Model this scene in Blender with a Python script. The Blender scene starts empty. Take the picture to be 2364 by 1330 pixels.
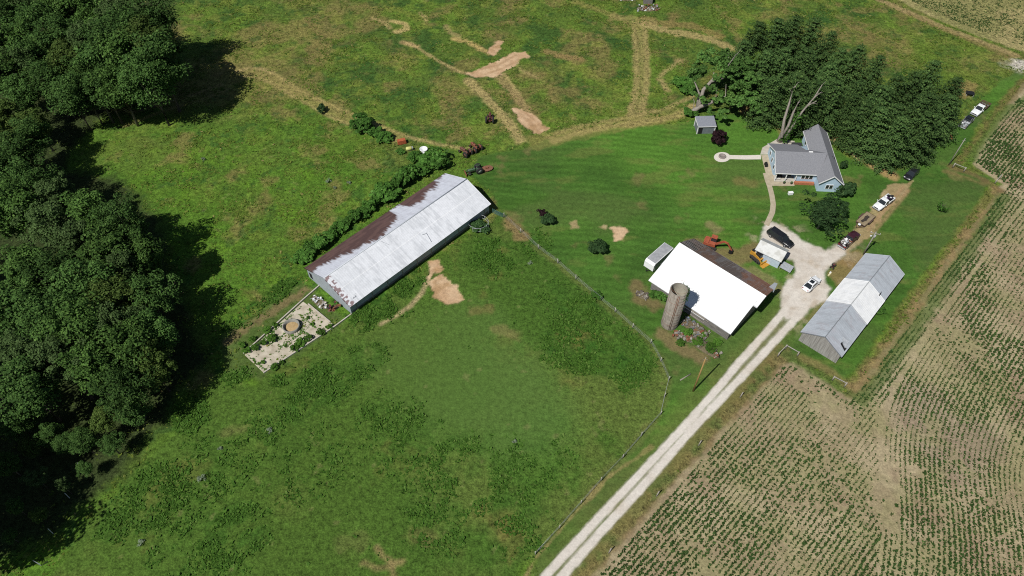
import bpy, math, random
import numpy as np
from mathutils import Vector, Matrix
R = math.radians
scene = bpy.context.scene
C = scene.collection
rng = np.random.default_rng(7)
random.seed(11)

# ------------------------------------------------------------------ camera
CAM_H, CAM_F, CAM_P = 108.0, 1620.0, R(50.8)
cam = bpy.data.cameras.new('camera'); cam_o = bpy.data.objects.new('camera', cam); C.objects.link(cam_o)
cam_o.location = (0, 0, CAM_H); cam_o.rotation_euler = (R(90) - CAM_P, 0, 0)
cam.sensor_width = 36.0; cam.lens = 36.0 * CAM_F / 2364.0; cam.clip_end = 6000
scene.camera = cam_o

def at(u, v, z=0.0):
    a = (u - 1182.0) / CAM_F; b = (665.0 - v) / CAM_F
    d = (a, math.cos(CAM_P) + b * math.sin(CAM_P), -math.sin(CAM_P) + b * math.cos(CAM_P))
    t = (z - CAM_H) / d[2]
    return Vector((d[0] * t, d[1] * t, z))
def ats(pts, z=0.0): return [at(u, v, z) for u, v in pts]
def head(a, b):
    p, q = at(*a), at(*b); return math.atan2(q.y - p.y, q.x - p.x)

# ------------------------------------------------------------------ light
W = bpy.data.worlds.new('World'); scene.world = W; W.use_nodes = True
nt = W.node_tree; nt.nodes.clear()
sky = nt.nodes.new('ShaderNodeTexSky'); sky.sky_type = 'NISHITA'; sky.sun_disc = False
SUN_EL, SUN_AZ = R(52.0), R(45.0)          # shadows fall towards +x +y
sky.sun_elevation = SUN_EL; sky.sun_rotation = R(225.0); sky.air_density = 1.0; sky.dust_density = 0.6
bg = nt.nodes.new('ShaderNodeBackground'); bg.inputs['Strength'].default_value = 0.05
wo = nt.nodes.new('ShaderNodeOutputWorld')
nt.links.new(sky.outputs[0], bg.inputs[0]); nt.links.new(bg.outputs[0], wo.inputs[0])
sl = bpy.data.lights.new('sun', 'SUN'); sl.energy = 5.0; sl.angle = R(0.53); sl.color = (1.0, 0.965, 0.90)
so = bpy.data.objects.new('sun', sl); C.objects.link(so)
sd = Vector((math.cos(SUN_EL) * math.cos(SUN_AZ), math.cos(SUN_EL) * math.sin(SUN_AZ), -math.sin(SUN_EL)))
so.rotation_euler = sd.to_track_quat('-Z', 'Y').to_euler(); so.location = (0, 0, 200)
vs = scene.view_settings; vs.view_transform = 'Standard'; vs.look = 'None'; vs.gamma = 1.0; vs.exposure = -0.14
scene.cycles.max_bounces = 5; scene.cycles.diffuse_bounces = 2; scene.cycles.glossy_bounces = 2
scene.cycles.use_denoising = False; scene.cycles.filter_width = 1.1

# ------------------------------------------------------------------ materials
MATS = {}
def mat(name, c1, c2=None, scale=3.0, rough=0.8, metal=0.0, bump=0.0, bscale=None, detail=4.0, stretch=(1, 1, 1), lo=0.35, hi=0.65, wave=None, spec=0.3, coat=0.0):
    if name in MATS: return MATS[name]
    m = bpy.data.materials.new(name); m.use_nodes = True; t = m.node_tree; n = t.nodes; n.clear()
    o = n.new('ShaderNodeOutputMaterial'); b = n.new('ShaderNodeBsdfPrincipled'); t.links.new(b.outputs[0], o.inputs[0])
    b.inputs['Roughness'].default_value = rough; b.inputs['Metallic'].default_value = metal
    b.inputs['Specular IOR Level'].default_value = spec; b.inputs['Coat Weight'].default_value = coat
    b.inputs['Base Color'].default_value = (*c1, 1)
    tc = n.new('ShaderNodeTexCoord'); mp = n.new('ShaderNodeMapping'); mp.inputs['Scale'].default_value = stretch
    t.links.new(tc.outputs['Object'], mp.inputs[0])
    if c2 is not None:
        nz = n.new('ShaderNodeTexNoise'); nz.inputs['Scale'].default_value = scale; nz.inputs['Detail'].default_value = detail
        t.links.new(mp.outputs[0], nz.inputs['Vector'])
        r = n.new('ShaderNodeValToRGB'); r.color_ramp.elements[0].position = lo; r.color_ramp.elements[1].position = hi
        r.color_ramp.elements[0].color = (*c1, 1); r.color_ramp.elements[1].color = (*c2, 1)
        t.links.new(nz.outputs[0], r.inputs[0]); t.links.new(r.outputs[0], b.inputs['Base Color'])
    if wave:                                   # ribs of a sheet-metal roof or boards of a wall: (axis, repeats per metre, strength)
        ax, fr, st = wave
        w = n.new('ShaderNodeTexWave'); w.bands_direction = ax; w.inputs['Scale'].default_value = fr * 0.314; w.inputs['Distortion'].default_value = 0.0
        t.links.new(tc.outputs['Object'], w.inputs['Vector'])
        bp = n.new('ShaderNodeBump'); bp.inputs['Strength'].default_value = st; bp.inputs['Distance'].default_value = 0.03
        t.links.new(w.outputs['Fac'], bp.inputs['Height']); t.links.new(bp.outputs[0], b.inputs['Normal'])
    elif bump:
        n2 = n.new('ShaderNodeTexNoise'); n2.inputs['Scale'].default_value = bscale or scale * 3; n2.inputs['Detail'].default_value = 3
        t.links.new(mp.outputs[0], n2.inputs['Vector'])
        bp = n.new('ShaderNodeBump'); bp.inputs['Strength'].default_value = bump; bp.inputs['Distance'].default_value = 0.05
        t.links.new(n2.outputs[0], bp.inputs['Height']); t.links.new(bp.outputs[0], b.inputs['Normal'])
    MATS[name] = m; return m
def attr_mat(name, rough=0.9, fine=6.0, fine_amt=0.35, fine2=1.3, bump=0.5, bdist=0.12, bscale=4.0, wave=None, spec=0.1, amt_attr=True):
    """surface whose own colour is stored in the mesh attribute Col, broken up by fine noise"""
    m = bpy.data.materials.new(name); m.use_nodes = True; t = m.node_tree; n = t.nodes; n.clear()
    o = n.new('ShaderNodeOutputMaterial'); b = n.new('ShaderNodeBsdfPrincipled'); t.links.new(b.outputs[0], o.inputs[0])
    b.inputs['Roughness'].default_value = rough; b.inputs['Specular IOR Level'].default_value = spec
    a = n.new('ShaderNodeAttribute'); a.attribute_name = 'Col'
    tc = n.new('ShaderNodeTexCoord')
    nz = n.new('ShaderNodeTexNoise'); nz.inputs['Scale'].default_value = fine; nz.inputs['Detail'].default_value = 3; nz.inputs['Roughness'].default_value = 0.7
    t.links.new(tc.outputs['Object'], nz.inputs['Vector'])
    nz2 = n.new('ShaderNodeTexNoise'); nz2.inputs['Scale'].default_value = fine2; nz2.inputs['Detail'].default_value = 4; nz2.inputs['Roughness'].default_value = 0.65
    t.links.new(tc.outputs['Object'], nz2.inputs['Vector'])
    ad = n.new('ShaderNodeMath'); ad.operation = 'ADD'; t.links.new(nz.outputs[0], ad.inputs[0]); t.links.new(nz2.outputs[0], ad.inputs[1])
    sb = n.new('ShaderNodeMath'); sb.operation = 'SUBTRACT'; t.links.new(ad.outputs[0], sb.inputs[0]); sb.inputs[1].default_value = 1.0
    mu = n.new('ShaderNodeMath'); mu.operation = 'MULTIPLY'; t.links.new(sb.outputs[0], mu.inputs[0])
    if amt_attr:
        aa = n.new('ShaderNodeAttribute'); aa.attribute_name = 'Amt'
        m2 = n.new('ShaderNodeMath'); m2.operation = 'MULTIPLY'; t.links.new(aa.outputs['Fac'], m2.inputs[0]); m2.inputs[1].default_value = fine_amt * 4
        t.links.new(m2.outputs[0], mu.inputs[1])
    else: mu.inputs[1].default_value = fine_amt * 4
    a1 = n.new('ShaderNodeMath'); a1.operation = 'ADD'; t.links.new(mu.outputs[0], a1.inputs[0]); a1.inputs[1].default_value = 1.0; a1.use_clamp = False
    mx = n.new('ShaderNodeMath'); mx.operation = 'MAXIMUM'; t.links.new(a1.outputs[0], mx.inputs[0]); mx.inputs[1].default_value = 0.25
    vm = n.new('ShaderNodeVectorMath'); vm.operation = 'SCALE'; t.links.new(a.outputs['Color'], vm.inputs[0]); t.links.new(mx.outputs[0], vm.inputs['Scale'])
    t.links.new(vm.outputs[0], b.inputs['Base Color'])
    bp = n.new('ShaderNodeBump'); bp.inputs['Strength'].default_value = bump; bp.inputs['Distance'].default_value = bdist
    if wave:
        w = n.new('ShaderNodeTexWave'); w.bands_direction = wave[0]; w.inputs['Scale'].default_value = wave[1] * 0.314
        t.links.new(tc.outputs['Object'], w.inputs['Vector']); t.links.new(w.outputs['Fac'], bp.inputs['Height'])
    else:
        n3 = n.new('ShaderNodeTexNoise'); n3.inputs['Scale'].default_value = bscale; n3.inputs['Detail'].default_value = 4; n3.inputs['Roughness'].default_value = 0.7
        t.links.new(tc.outputs['Object'], n3.inputs['Vector'])
        if amt_attr:
            m3 = n.new('ShaderNodeMath'); m3.operation = 'MULTIPLY'; t.links.new(n3.outputs[0], m3.inputs[0]); t.links.new(aa.outputs['Fac'], m3.inputs[1])
            t.links.new(m3.outputs[0], bp.inputs['Height'])
        else: t.links.new(n3.outputs[0], bp.inputs['Height'])
    t.links.new(bp.outputs[0], b.inputs['Normal'])
    MATS[name] = m; return m
def leaf_mat(name, c1, c2, c3=None, rough=0.75, trans=0.15):
    """leaf colours vary from leaf clump to leaf clump"""
    m = bpy.data.materials.new(name); m.use_nodes = True; t = m.node_tree; n = t.nodes; n.clear()
    o = n.new('ShaderNodeOutputMaterial'); b = n.new('ShaderNodeBsdfPrincipled')
    b.inputs['Roughness'].default_value = rough; b.inputs['Specular IOR Level'].default_value = 0.10
    g = n.new('ShaderNodeNewGeometry'); r = n.new('ShaderNodeValToRGB')
    r.color_ramp.elements[0].color = (*c1, 1); r.color_ramp.elements[1].color = (*c2, 1)
    if c3: e = r.color_ramp.elements.new(0.93); e.color = (*c2, 1); r.color_ramp.elements[-1].color = (*c3, 1)
    oi = n.new('ShaderNodeObjectInfo')
    mi = n.new('ShaderNodeMapRange'); mi.inputs['To Min'].default_value = 0.72; mi.inputs['To Max'].default_value = 1.25
    t.links.new(oi.outputs['Random'], mi.inputs['Value'])
    t.links.new(g.outputs['Random Per Island'], r.inputs[0])
    vm = n.new('ShaderNodeVectorMath'); vm.operation = 'SCALE'; t.links.new(r.outputs[0], vm.inputs[0]); t.links.new(mi.outputs[0], vm.inputs['Scale'])
    t.links.new(vm.outputs[0], b.inputs['Base Color'])
    tr = n.new('ShaderNodeBsdfTranslucent'); t.links.new(vm.outputs[0], tr.inputs['Color'])
    mx = n.new('ShaderNodeMixShader'); mx.inputs[0].default_value = trans
    t.links.new(b.outputs[0], mx.inputs[1]); t.links.new(tr.outputs[0], mx.inputs[2]); t.links.new(mx.outputs[0], o.inputs[0])
    MATS[name] = m; return m

# ------------------------------------------------------------------ object helpers
def thing(name, label, cat, loc=(0, 0, 0), rotz=0.0, group=None):
    o = bpy.data.objects.new(name, None); C.objects.link(o); o.location = loc; o.rotation_euler = (0, 0, rotz)
    o.empty_display_size = 0.3
    o['label'] = label; o['category'] = cat
    if group: o['group'] = group
    return o
def tag(o, label, cat, group=None):
    o['label'] = label; o['category'] = cat
    if group: o['group'] = group
    return o
def link_mesh(name, me, parent=None, loc=None, rotz=None):
    o = bpy.data.objects.new(name, me); C.objects.link(o)
    if parent is not None: o.parent = parent
    if loc is not None: o.location = loc
    if rotz is not None: o.rotation_euler = (0, 0, rotz)
    return o
class MB:
    """collects simple shapes into ONE mesh"""
    def __init__(s): s.v = []; s.f = []; s.m = []; s.mats = []; s.sm = []
    def mi(s, m):
        if m not in s.mats: s.mats.append(m)
        return s.mats.index(m)
    def add(s, vs_, fs_, m, smooth=False):
        k = len(s.v); s.v += [tuple(x) for x in vs_]; i = s.mi(m)
        for f in fs_: s.f.append([a + k for a in f]); s.m.append(i); s.sm.append(smooth)
        return s
    def box(s, c, d, m, rz=0.0, rot=None, taper=1.0):
        x, y, z = d[0] / 2, d[1] / 2, d[2] / 2; t = taper
        p = [(-x, -y, -z), (x, -y, -z), (x, y, -z), (-x, y, -z), (-x * t, -y * t, z), (x * t, -y * t, z), (x * t, y * t, z), (-x * t, y * t, z)]
        M = rot if rot is not None else Matrix.Rotation(rz, 3, 'Z')
        p = [M @ Vector(q) + Vector(c) for q in p]
        return s.add(p, [(3, 2, 1, 0), (4, 5, 6, 7), (0, 1, 5, 4), (1, 2, 6, 5), (2, 3, 7, 6), (3, 0, 4, 7)], m)
    def beam(s, a, b, w, h, m):
        a, b = Vector(a), Vector(b); d = b - a; q = d.to_track_quat('X', 'Z').to_matrix()
        return s.box((a + b) / 2, (d.length, w, h), m, rot=q)
    def cyl(s, a, b, r0, r1, m, n=10, cap=True, smooth=True):
        a, b = Vector(a), Vector(b); q = (b - a).to_track_quat('Z', 'X').to_matrix(); p = []
        for c, r in ((a, r0), (b, r1)):
            for i in range(n):
                g = 2 * math.pi * i / n; p.append(c + q @ Vector((r * math.cos(g), r * math.sin(g), 0)))
        s.add(p, [(i, (i + 1) % n, n + (i + 1) % n, n + i) for i in range(n)], m, smooth)
        if cap: k = len(s.v) - 2 * n; s.f += [[k + i for i in range(n)][::-1], [k + n + i for i in range(n)]]; s.m += [s.mi(m)] * 2; s.sm += [False] * 2
        return s
    def tube(s, pts, rad, m, n=7):
        pts = [Vector(p) for p in pts]; rings = []
        for i, p in enumerate(pts):
            d = (pts[min(i + 1, len(pts) - 1)] - pts[max(i - 1, 0)]); q = d.to_track_quat('Z', 'X').to_matrix()
            r = rad[i] if hasattr(rad, '__len__') else rad
            rings.append([p + q @ Vector((r * math.cos(2 * math.pi * j / n), r * math.sin(2 * math.pi * j / n), 0)) for j in range(n)])
        vs_ = [x for r in rings for x in r]; fs = []
        for i in range(len(pts) - 1):
            for j in range(n): fs.append((i * n + j, i * n + (j + 1) % n, (i + 1) * n + (j + 1) % n, (i + 1) * n + j))
        fs.append(tuple(range(n))[::-1]); fs.append(tuple((len(pts) - 1) * n + j for j in range(n)))
        return s.add(vs_, fs, m, True)
    def lathe(s, prof, c, m, n=24, axis='Z', smooth=True):
        """prof: list of (radius, height)"""
        vs_ = []; c = Vector(c)
        for r, h in prof:
            for i in range(n):
                g = 2 * math.pi * i / n
                q = Vector((r * math.cos(g), r * math.sin(g), h))
                if axis == 'Y': q = Vector((q.x, q.z, q.y))
                if axis == 'X': q = Vector((q.z, q.x, q.y))
                vs_.append(c + q)
        fs = [(j * n + i, j * n + (i + 1) % n, (j + 1) * n + (i + 1) % n, (j + 1) * n + i) for j in range(len(prof) - 1) for i in range(n)]
        return s.add(vs_, fs, m, smooth)
    def prism(s, poly, z0, z1, m):
        n = len(poly); vs_ = [(p[0], p[1], z0) for p in poly] + [(p[0], p[1], z1) for p in poly]
        return s.add(vs_, [tuple(range(n))[::-1], tuple(range(n, 2 * n))] + [(i, (i + 1) % n, n + (i + 1) % n, n + i) for i in range(n)], m)
    def sideprism(s, poly, y0, y1, m):
        """poly in (x, z), pushed along y"""
        n = len(poly); vs_ = [(p[0], y0, p[1]) for p in poly] + [(p[0], y1, p[1]) for p in poly]
        return s.add(vs_, [tuple(range(n)), tuple(range(n, 2 * n))[::-1]] + [((i + 1) % n, i, n + i, n + (i + 1) % n) for i in range(n)], m)
    def slab(s, q, th, m):
        """four corners, thickened downwards along the face normal"""
        q = [Vector(p) for p in q]; nrm = (q[1] - q[0]).cross(q[3] - q[0]).normalized()
        if nrm.z < 0: q = q[::-1]; nrm = -nrm
        b = [p - nrm * th for p in q]
        return s.add(q + b, [(0, 1, 2, 3), (7, 6, 5, 4), (1, 0, 4, 5), (2, 1, 5, 6), (3, 2, 6, 7), (0, 3, 7, 4)], m)
    def ball(s, c, r, m, n=10, k=6):
        rx, ry, rz = r if hasattr(r, '__len__') else (r, r, r); vs_ = []
        for j in range(k + 1):
            a = math.pi * j / k
            for i in range(n):
                g = 2 * math.pi * i / n; vs_.append((c[0] + rx * math.sin(a) * math.cos(g), c[1] + ry * math.sin(a) * math.sin(g), c[2] - rz * math.cos(a)))
        return s.add(vs_, [(j * n + i, j * n + (i + 1) % n, (j + 1) * n + (i + 1) % n, (j + 1) * n + i) for j in range(k) for i in range(n)], m, True)
    def loft(s, rings, m, smooth=False, caps=True):
        n = len(rings[0]); vs_ = [p for r in rings for p in r]
        fs = [(j * n + i, j * n + (i + 1) % n, (j + 1) * n + (i + 1) % n, (j + 1) * n + i) for j in range(len(rings) - 1) for i in range(n)]
        if caps: fs += [tuple(range(n))[::-1], tuple((len(rings) - 1) * n + i for i in range(n))]
        return s.add(vs_, fs, m, smooth)
    def mesh(s, name):
        me = bpy.data.meshes.new(name); me.from_pydata(s.v, [], s.f)
        for m in s.mats: me.materials.append(m)
        me.polygons.foreach_set('material_index', s.m); me.polygons.foreach_set('use_smooth', s.sm); me.update(); return me
    def build(s, name, parent=None, loc=None, rotz=None, bevel=0.0):
        o = link_mesh(name, s.mesh(name), parent, loc, rotz)
        if bevel:
            b = o.modifiers.new('bevel', 'BEVEL'); b.width = bevel; b.segments = 2; b.limit_method = 'ANGLE'
        return o
def np_mesh(name, V, F, mats, colors=None, amt=None, mi=None):
    """quads from numpy arrays"""
    me = bpy.data.meshes.new(name); nv, nf, k = len(V), len(F), F.shape[1]
    me.vertices.add(nv); me.vertices.foreach_set('co', np.ascontiguousarray(V, np.float32).ravel())
    me.loops.add(nf * k); me.loops.foreach_set('vertex_index', np.ascontiguousarray(F, np.int32).ravel())
    me.polygons.add(nf); me.polygons.foreach_set('loop_start', np.arange(0, nf * k, k, dtype=np.int32))
    for m in mats: me.materials.append(m)
    if mi is not None: me.polygons.foreach_set('material_index', np.ascontiguousarray(mi, np.int32))
    me.update(calc_edges=True)
    if colors is not None:
        a = me.attributes.new('Col', 'FLOAT_COLOR', 'POINT'); c = np.ones((nv, 4), np.float32); c[:, :3] = colors; a.data.foreach_set('color', c.ravel())
    if amt is not None:
        a = me.attributes.new('Amt', 'FLOAT', 'POINT'); a.data.foreach_set('value', np.ascontiguousarray(amt, np.float32))
    return me

# ------------------------------------------------------------------ noise in numpy
def _h(ix, iy, s):
    n = (ix.astype(np.int64) * 374761393 + iy.astype(np.int64) * 668265263 + s * 974634777) & 0x7fffffff
    n = ((n ^ (n >> 13)) * 1274126177) & 0x7fffffff
    return ((n ^ (n >> 16)) & 0xffff) / 65535.0
def vnoise(x, y, s):
    ix, iy = np.floor(x), np.floor(y); fx, fy = x - ix, y - iy
    fx = fx * fx * (3 - 2 * fx); fy = fy * fy * (3 - 2 * fy)
    a, b, c, d = _h(ix, iy, s), _h(ix + 1, iy, s), _h(ix, iy + 1, s), _h(ix + 1, iy + 1, s)
    return (a * (1 - fx) + b * fx) * (1 - fy) + (c * (1 - fx) + d * fx) * fy
def fbm(x, y, size, octs, s, gain=0.55):
    t = 0; w = 1; tw = 0
    for o in range(octs):
        c, sn = math.cos(0.6 * o + s), math.sin(0.6 * o + s)
        xx, yy = (x * c - y * sn) / size, (x * sn + y * c) / size
        t = t + w * vnoise(xx + 17.3 * s, yy - 9.1 * s, s * 31 + o); tw += w; w *= gain; size *= 0.5
    return t / tw
def sstep(e0, e1, x):
    t = np.clip((x - e0) / (e1 - e0), 0, 1); return t * t * (3 - 2 * t)
def dist_line(X, Y, pts):
    d = np.full(X.shape, 1e9)
    for a, b in zip(pts[:-1], pts[1:]):
        ax, ay, bx, by = a[0], a[1], b[0], b[1]; l2 = (bx - ax) ** 2 + (by - ay) ** 2 + 1e-9
        t = np.clip(((X - ax) * (bx - ax) + (Y - ay) * (by - ay)) / l2, 0, 1)
        d = np.minimum(d, np.hypot(X - ax - t * (bx - ax), Y - ay - t * (by - ay)))
    return d
def inside(X, Y, poly):
    r = np.zeros(X.shape, bool); n = len(poly)
    for i in range(n):
        x0, y0, x1, y1 = poly[i][0], poly[i][1], poly[(i + 1) % n][0], poly[(i + 1) % n][1]
        if y0 == y1: continue
        c = ((Y >= min(y0, y1)) & (Y < max(y0, y1))) & (X < (x1 - x0) * (Y - y0) / (y1 - y0) + x0)
        r ^= c
    return r
def sdf(X, Y, poly):
    """signed distance, positive inside"""
    d = dist_line(X, Y, list(poly) + [poly[0]]); return np.where(inside(X, Y, poly), d, -d)
# ================================================================== GROUND
STEP = 0.32
gx = np.arange(-165.0, 165.01, STEP); gy = np.arange(24.0, 216.01, STEP)
NX, NY = len(gx), len(gy)
X, Y = np.meshgrid(gx, gy); 
def mixc(col, c, m): return col * (1 - m[..., None]) + np.array(c) * m[..., None]
def jit(size, amp, s): return (fbm(X, Y, size, 4, s) - 0.5) * 2 * amp
wx = (fbm(X, Y, 9.0, 4, 3) - 0.5); wy = (fbm(X, Y, 9.0, 4, 4) - 0.5)
n_big = fbm(X, Y, 34, 4, 5); n_mid = fbm(X + 6 * wx, Y + 6 * wy, 9, 5, 6); n_sm = fbm(X, Y, 2.6, 4, 8); n_ti = fbm(X, Y, 1.0, 3, 9)

FENCE = [(1163, 502), (1202, 537), (1243, 575), (1287, 608), (1329, 645), (1376, 685), (1420, 721), (1460, 757), (1502, 793), (1525, 835), (1543, 878), (1533, 917), (1524, 958), (1481, 1007), (1437, 1058), (1388, 1110), (1341, 1163), (1291, 1220), (1236, 1281)]
LAWN = [(1128, 440), (1075, 398), (1110, 360), (1160, 350), (1210, 345), (1260, 322), (1310, 310), (1400, 297), (1500, 291), (1590, 283), (1640, 262), (1720, 262), (1800, 296), (1900, 325), (1975, 372), (2060, 400), (2130, 372), (2200, 300), (2290, 205), (2345, 165), (2364, 175), (2290, 250), (2215, 350), (2190, 385), (2290, 410), (2250, 480), (2150, 610), (2080, 700), (1990, 830), (1950, 880), (1900, 860), (1820, 815), (1790, 830), (1690, 930), (1560, 1075), (1330, 1330), (1240, 1330), (1240, 1290)] + FENCE[::-1]
PASTURE = FENCE + [(1190, 1330), (1190, 1420), (60, 1420), (200, 1210), (400, 1000), (500, 870), (590, 890), (800, 745), (960, 640), (1100, 530), (1150, 495)]
BARNYARD = [(510, 780), (700, 650), (800, 745), (600, 880), (520, 860)]
CROP = [(1955, 915), (1915, 885), (1830, 836), (1800, 838), (1742, 905), (1640, 1015), (1520, 1148), (1440, 1235), (1370, 1325), (1300, 1420), (2600, 1420), (2900, 600), (2500, 200), (2380, 165), (2350, 210), (2310, 262), (2255, 345), (2245, 378), (2312, 425), (2270, 490), (2170, 620), (2100, 725), (2010, 850)]
CROP2 = [(2075, 0), (2110, 20), (2200, 62), (2280, 92), (2355, 118), (2500, 130), (2700, -60), (2300, -160), (1990, -60)]
l_lawn, l_past, l_yard, l_crop, l_crop2 = [ats(p) for p in (LAWN, PASTURE, BARNYARD, CROP, CROP2)]
s_lawn = sdf(X, Y, l_lawn); s_past = sdf(X, Y, l_past); s_yard = sdf(X, Y, l_yard); s_crop = sdf(X, Y, l_crop); s_crop2 = sdf(X, Y, l_crop2)

# --- rough meadow
G1 = (0.050, 0.118, 0.017); G2 = (0.105, 0.175, 0.024); BR = (0.185, 0.150, 0.054); DG = (0.036, 0.082, 0.018); YG = (0.170, 0.200, 0.038)
col = np.zeros(X.shape + (3,)) + np.array((0.080, 0.132, 0.023))
left = sstep(35, -5, X + (Y - 100) * 0.55)            # greener towards the barn and the wood
far = sstep(118, 160, Y + 10 * wx)
col = mixc(col, G2, sstep(0.40, 0.62, n_mid) * 0.75)
col = mixc(col, DG, sstep(0.50, 0.66, fbm(X + 4 * wy, Y, 6, 4, 21)) * (0.35 + 0.45 * far))
col = mixc(col, BR, sstep(0.47, 0.66, fbm(X + 8 * wx, Y + 8 * wy, 13, 5, 22)) * (0.40 + 0.30 * far))
col = mixc(col, YG, sstep(0.55, 0.72, fbm(X, Y + 5 * wx, 5, 5, 23)) * 0.55)
col = mixc(col, (0.068, 0.155, 0.016), left * (1 - far) * (0.35 + 0.4 * sstep(0.42, 0.6, n_big)))
col = mixc(col, BR, sstep(0.60, 0.74, fbm(X + 5 * wx, Y + 3 * wy, 7, 5, 25)) * 0.65)
right = sstep(85, 110, X - (Y - 150) * 0.2)           # strip of rough grass behind the pines
col = mixc(col, (0.095, 0.150, 0.022), right * sstep(0.35, 0.6, n_mid) * 0.7 * (s_lawn < 0))
col *= (0.80 + 0.45 * fbm(X, Y, 1.7, 3, 26))[..., None]
col = mixc(col, (0.105, 0.205, 0.018), sstep(.58, .70, fbm(X, Y, 6, 4, 27)) * .5 * (1 - far))
col = mixc(col, (0.030, 0.085, 0.018), sstep(.64, .72, fbm(X, Y, 2.8, 4, 28)) * .55)
amt = 0.90 + 0.4 * (n_sm - 0.5)
# --- mown lawn
m = sstep(-0.5, 0.5, s_lawn + jit(2.5, 0.8, 31))
lawn = np.zeros_like(col) + np.array((0.058, 0.132, 0.021))
lawn = mixc(lawn, (0.072, 0.165, 0.023), sstep(0.42, 0.62, n_big))
lawn = mixc(lawn, (0.044, 0.104, 0.018), sstep(0.5, 0.68, fbm(X, Y, 12, 4, 33)) * 0.6)
warp = 3.0 * fbm(X, Y, 30, 2, 34)
stripe = 0.5 + 0.5 * np.sin((Y + 0.10 * X + warp * 2.2) * 2 * math.pi / 1.9)
lawn *= (0.91 + 0.18 * stripe[..., None] * sstep(60, 40, X)[..., None] + 0.07 * (sstep(40, 60, X))[..., None])
stk = fbm(X * 0.22, Y * 1.6, 2.2, 4, 37) - .5
lawn *= (1 + 0.55 * stk)[..., None]
lawn = mixc(lawn, (0.085, 0.115, 0.035), sstep(.5, .68, fbm(X * .6, Y, 16, 4, 38)) * .45)
lawn = mixc(lawn, (0.150, 0.165, 0.045), sstep(0.60, 0.78, fbm(X * 0.5, Y * 1.4, 4, 4, 35)) * 0.40)
lawn = mixc(lawn, (0.160, 0.140, 0.055), sstep(0.68, 0.80, fbm(X, Y, 6, 4, 36)) * 0.6)
col = col * (1 - m[..., None]) + lawn * m[..., None]; amt = amt * (1 - m) + 0.42 * m
# --- grazed pasture
m = sstep(-1.0, 1.0, s_past + jit(3, 1.2, 41))
past = np.zeros_like(col) + np.array((0.043, 0.104, 0.017))
past = mixc(past, (0.056, 0.130, 0.022), sstep(0.42, 0.6, n_big) * 0.8)
past = mixc(past, (0.090, 0.132, 0.034), sstep(0.52, 0.68, fbm(X, Y, 14, 5, 42)) * 0.6)
past = mixc(past, (0.135, 0.122, 0.042), sstep(0.60, 0.74, fbm(X + 6 * wx, Y, 10, 5, 43)) * 0.55)
sm = np.zeros(X.shape)
for (u, v, r, f) in ((1100, 890, 20, 1), (960, 820, 14, .8), (1190, 960, 15, .8), (1080, 760, 12, .8)):
    p = at(u, v); sm = np.maximum(sm, f * sstep(r, r * .35, np.hypot(X - p.x, (Y - p.y) * 1.2) + 5 * wx))
past = mixc(past, (0.060, 0.128, 0.030), np.clip(sm * 1.0, 0, .85))
lf = sstep(15, -35, X + 0.2 * (60 - Y))
past = mixc(past, (0.055, 0.105, 0.019), lf * 0.5)
past = past * np.array((1.30, 1.14, 1.05))
col = col * (1 - m[..., None]) + past * m[..., None]; amt = amt * (1 - m) + (0.75 - 0.35 * sm) * m
WEED_ZONE = []                                          # rough weed beds in the pasture: (u, v, radius m, density)
for z in [(1330, 740, 9, .9), (1400, 800, 9, 1), (1300, 790, 8, .9), (1440, 860, 7, .8), (1150, 590, 8, .9), (1230, 560, 6, .6), (1280, 680, 6, .6), (890, 690, 7, 1), (940, 650, 5, .9), (840, 735, 4, .9), (840, 830, 5, .7), (740, 890, 8, .8), (690, 940, 6, .9), (800, 860, 5, .6), (560, 870, 3, .9), (440, 960, 5, .9), (600, 1000, 8, .5), (520, 1050, 10, .5), (700, 1060, 10, .4), (950, 1010, 9, .6), (1050, 1060, 9, .6), (880, 960, 6, .6), (350, 1150, 8, .7), (540, 1240, 7, .8), (260, 1210, 6, .8), (450, 1180, 10, .4), (1180, 1190, 9, .6), (1240, 1080, 8, .5), (1120, 1130, 9, .5), (420, 1270, 8, .4), (1480, 840, 5, .8), (1020, 1180, 9, .5), (685, 652, 2, 1), (665, 666, 2, 1), (645, 680, 2, 1), (625, 694, 2, 1), (605, 708, 2, 1), (585, 722, 2, 1), (565, 737, 2, 1), (545, 750, 2, 1), (525, 764, 2, 1), (640, 880, 2.2, .9), (560, 905, 3, 1), (540, 880, 3, 1)]:
    p = at(z[0], z[1]); WEED_ZONE.append((p.x, p.y, z[2], z[3]))
wz = np.zeros(X.shape)
for (px, py, r, d) in WEED_ZONE: wz = np.maximum(wz, d * sstep(r, r * 0.4, np.hypot(X - px, Y - py) + 4 * wy + 3 * wx))
col = mixc(col, (0.030, 0.092, 0.012), wz ** 1.5 * sstep(0.38, 0.58, fbm(X, Y, 2.2, 4, 45)) * 0.75)
# --- barnyard lane with thin grass
m = sstep(-0.6, 0.6, s_yard + jit(2, 0.6, 47)); yard = np.zeros_like(col) + np.array((0.075, 0.120, 0.028))
yard = mixc(yard, (0.190, 0.140, 0.070), sstep(1.5, 0.3, dist_line(X, Y, ats([(520, 790), (600, 738), (660, 700), (720, 660)])) + jit(1.5, 1.0, 48)) * 0.75)
col = col * (1 - m[..., None]) + yard * m[..., None]; amt = amt * (1 - m) + 0.5 * m

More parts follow.
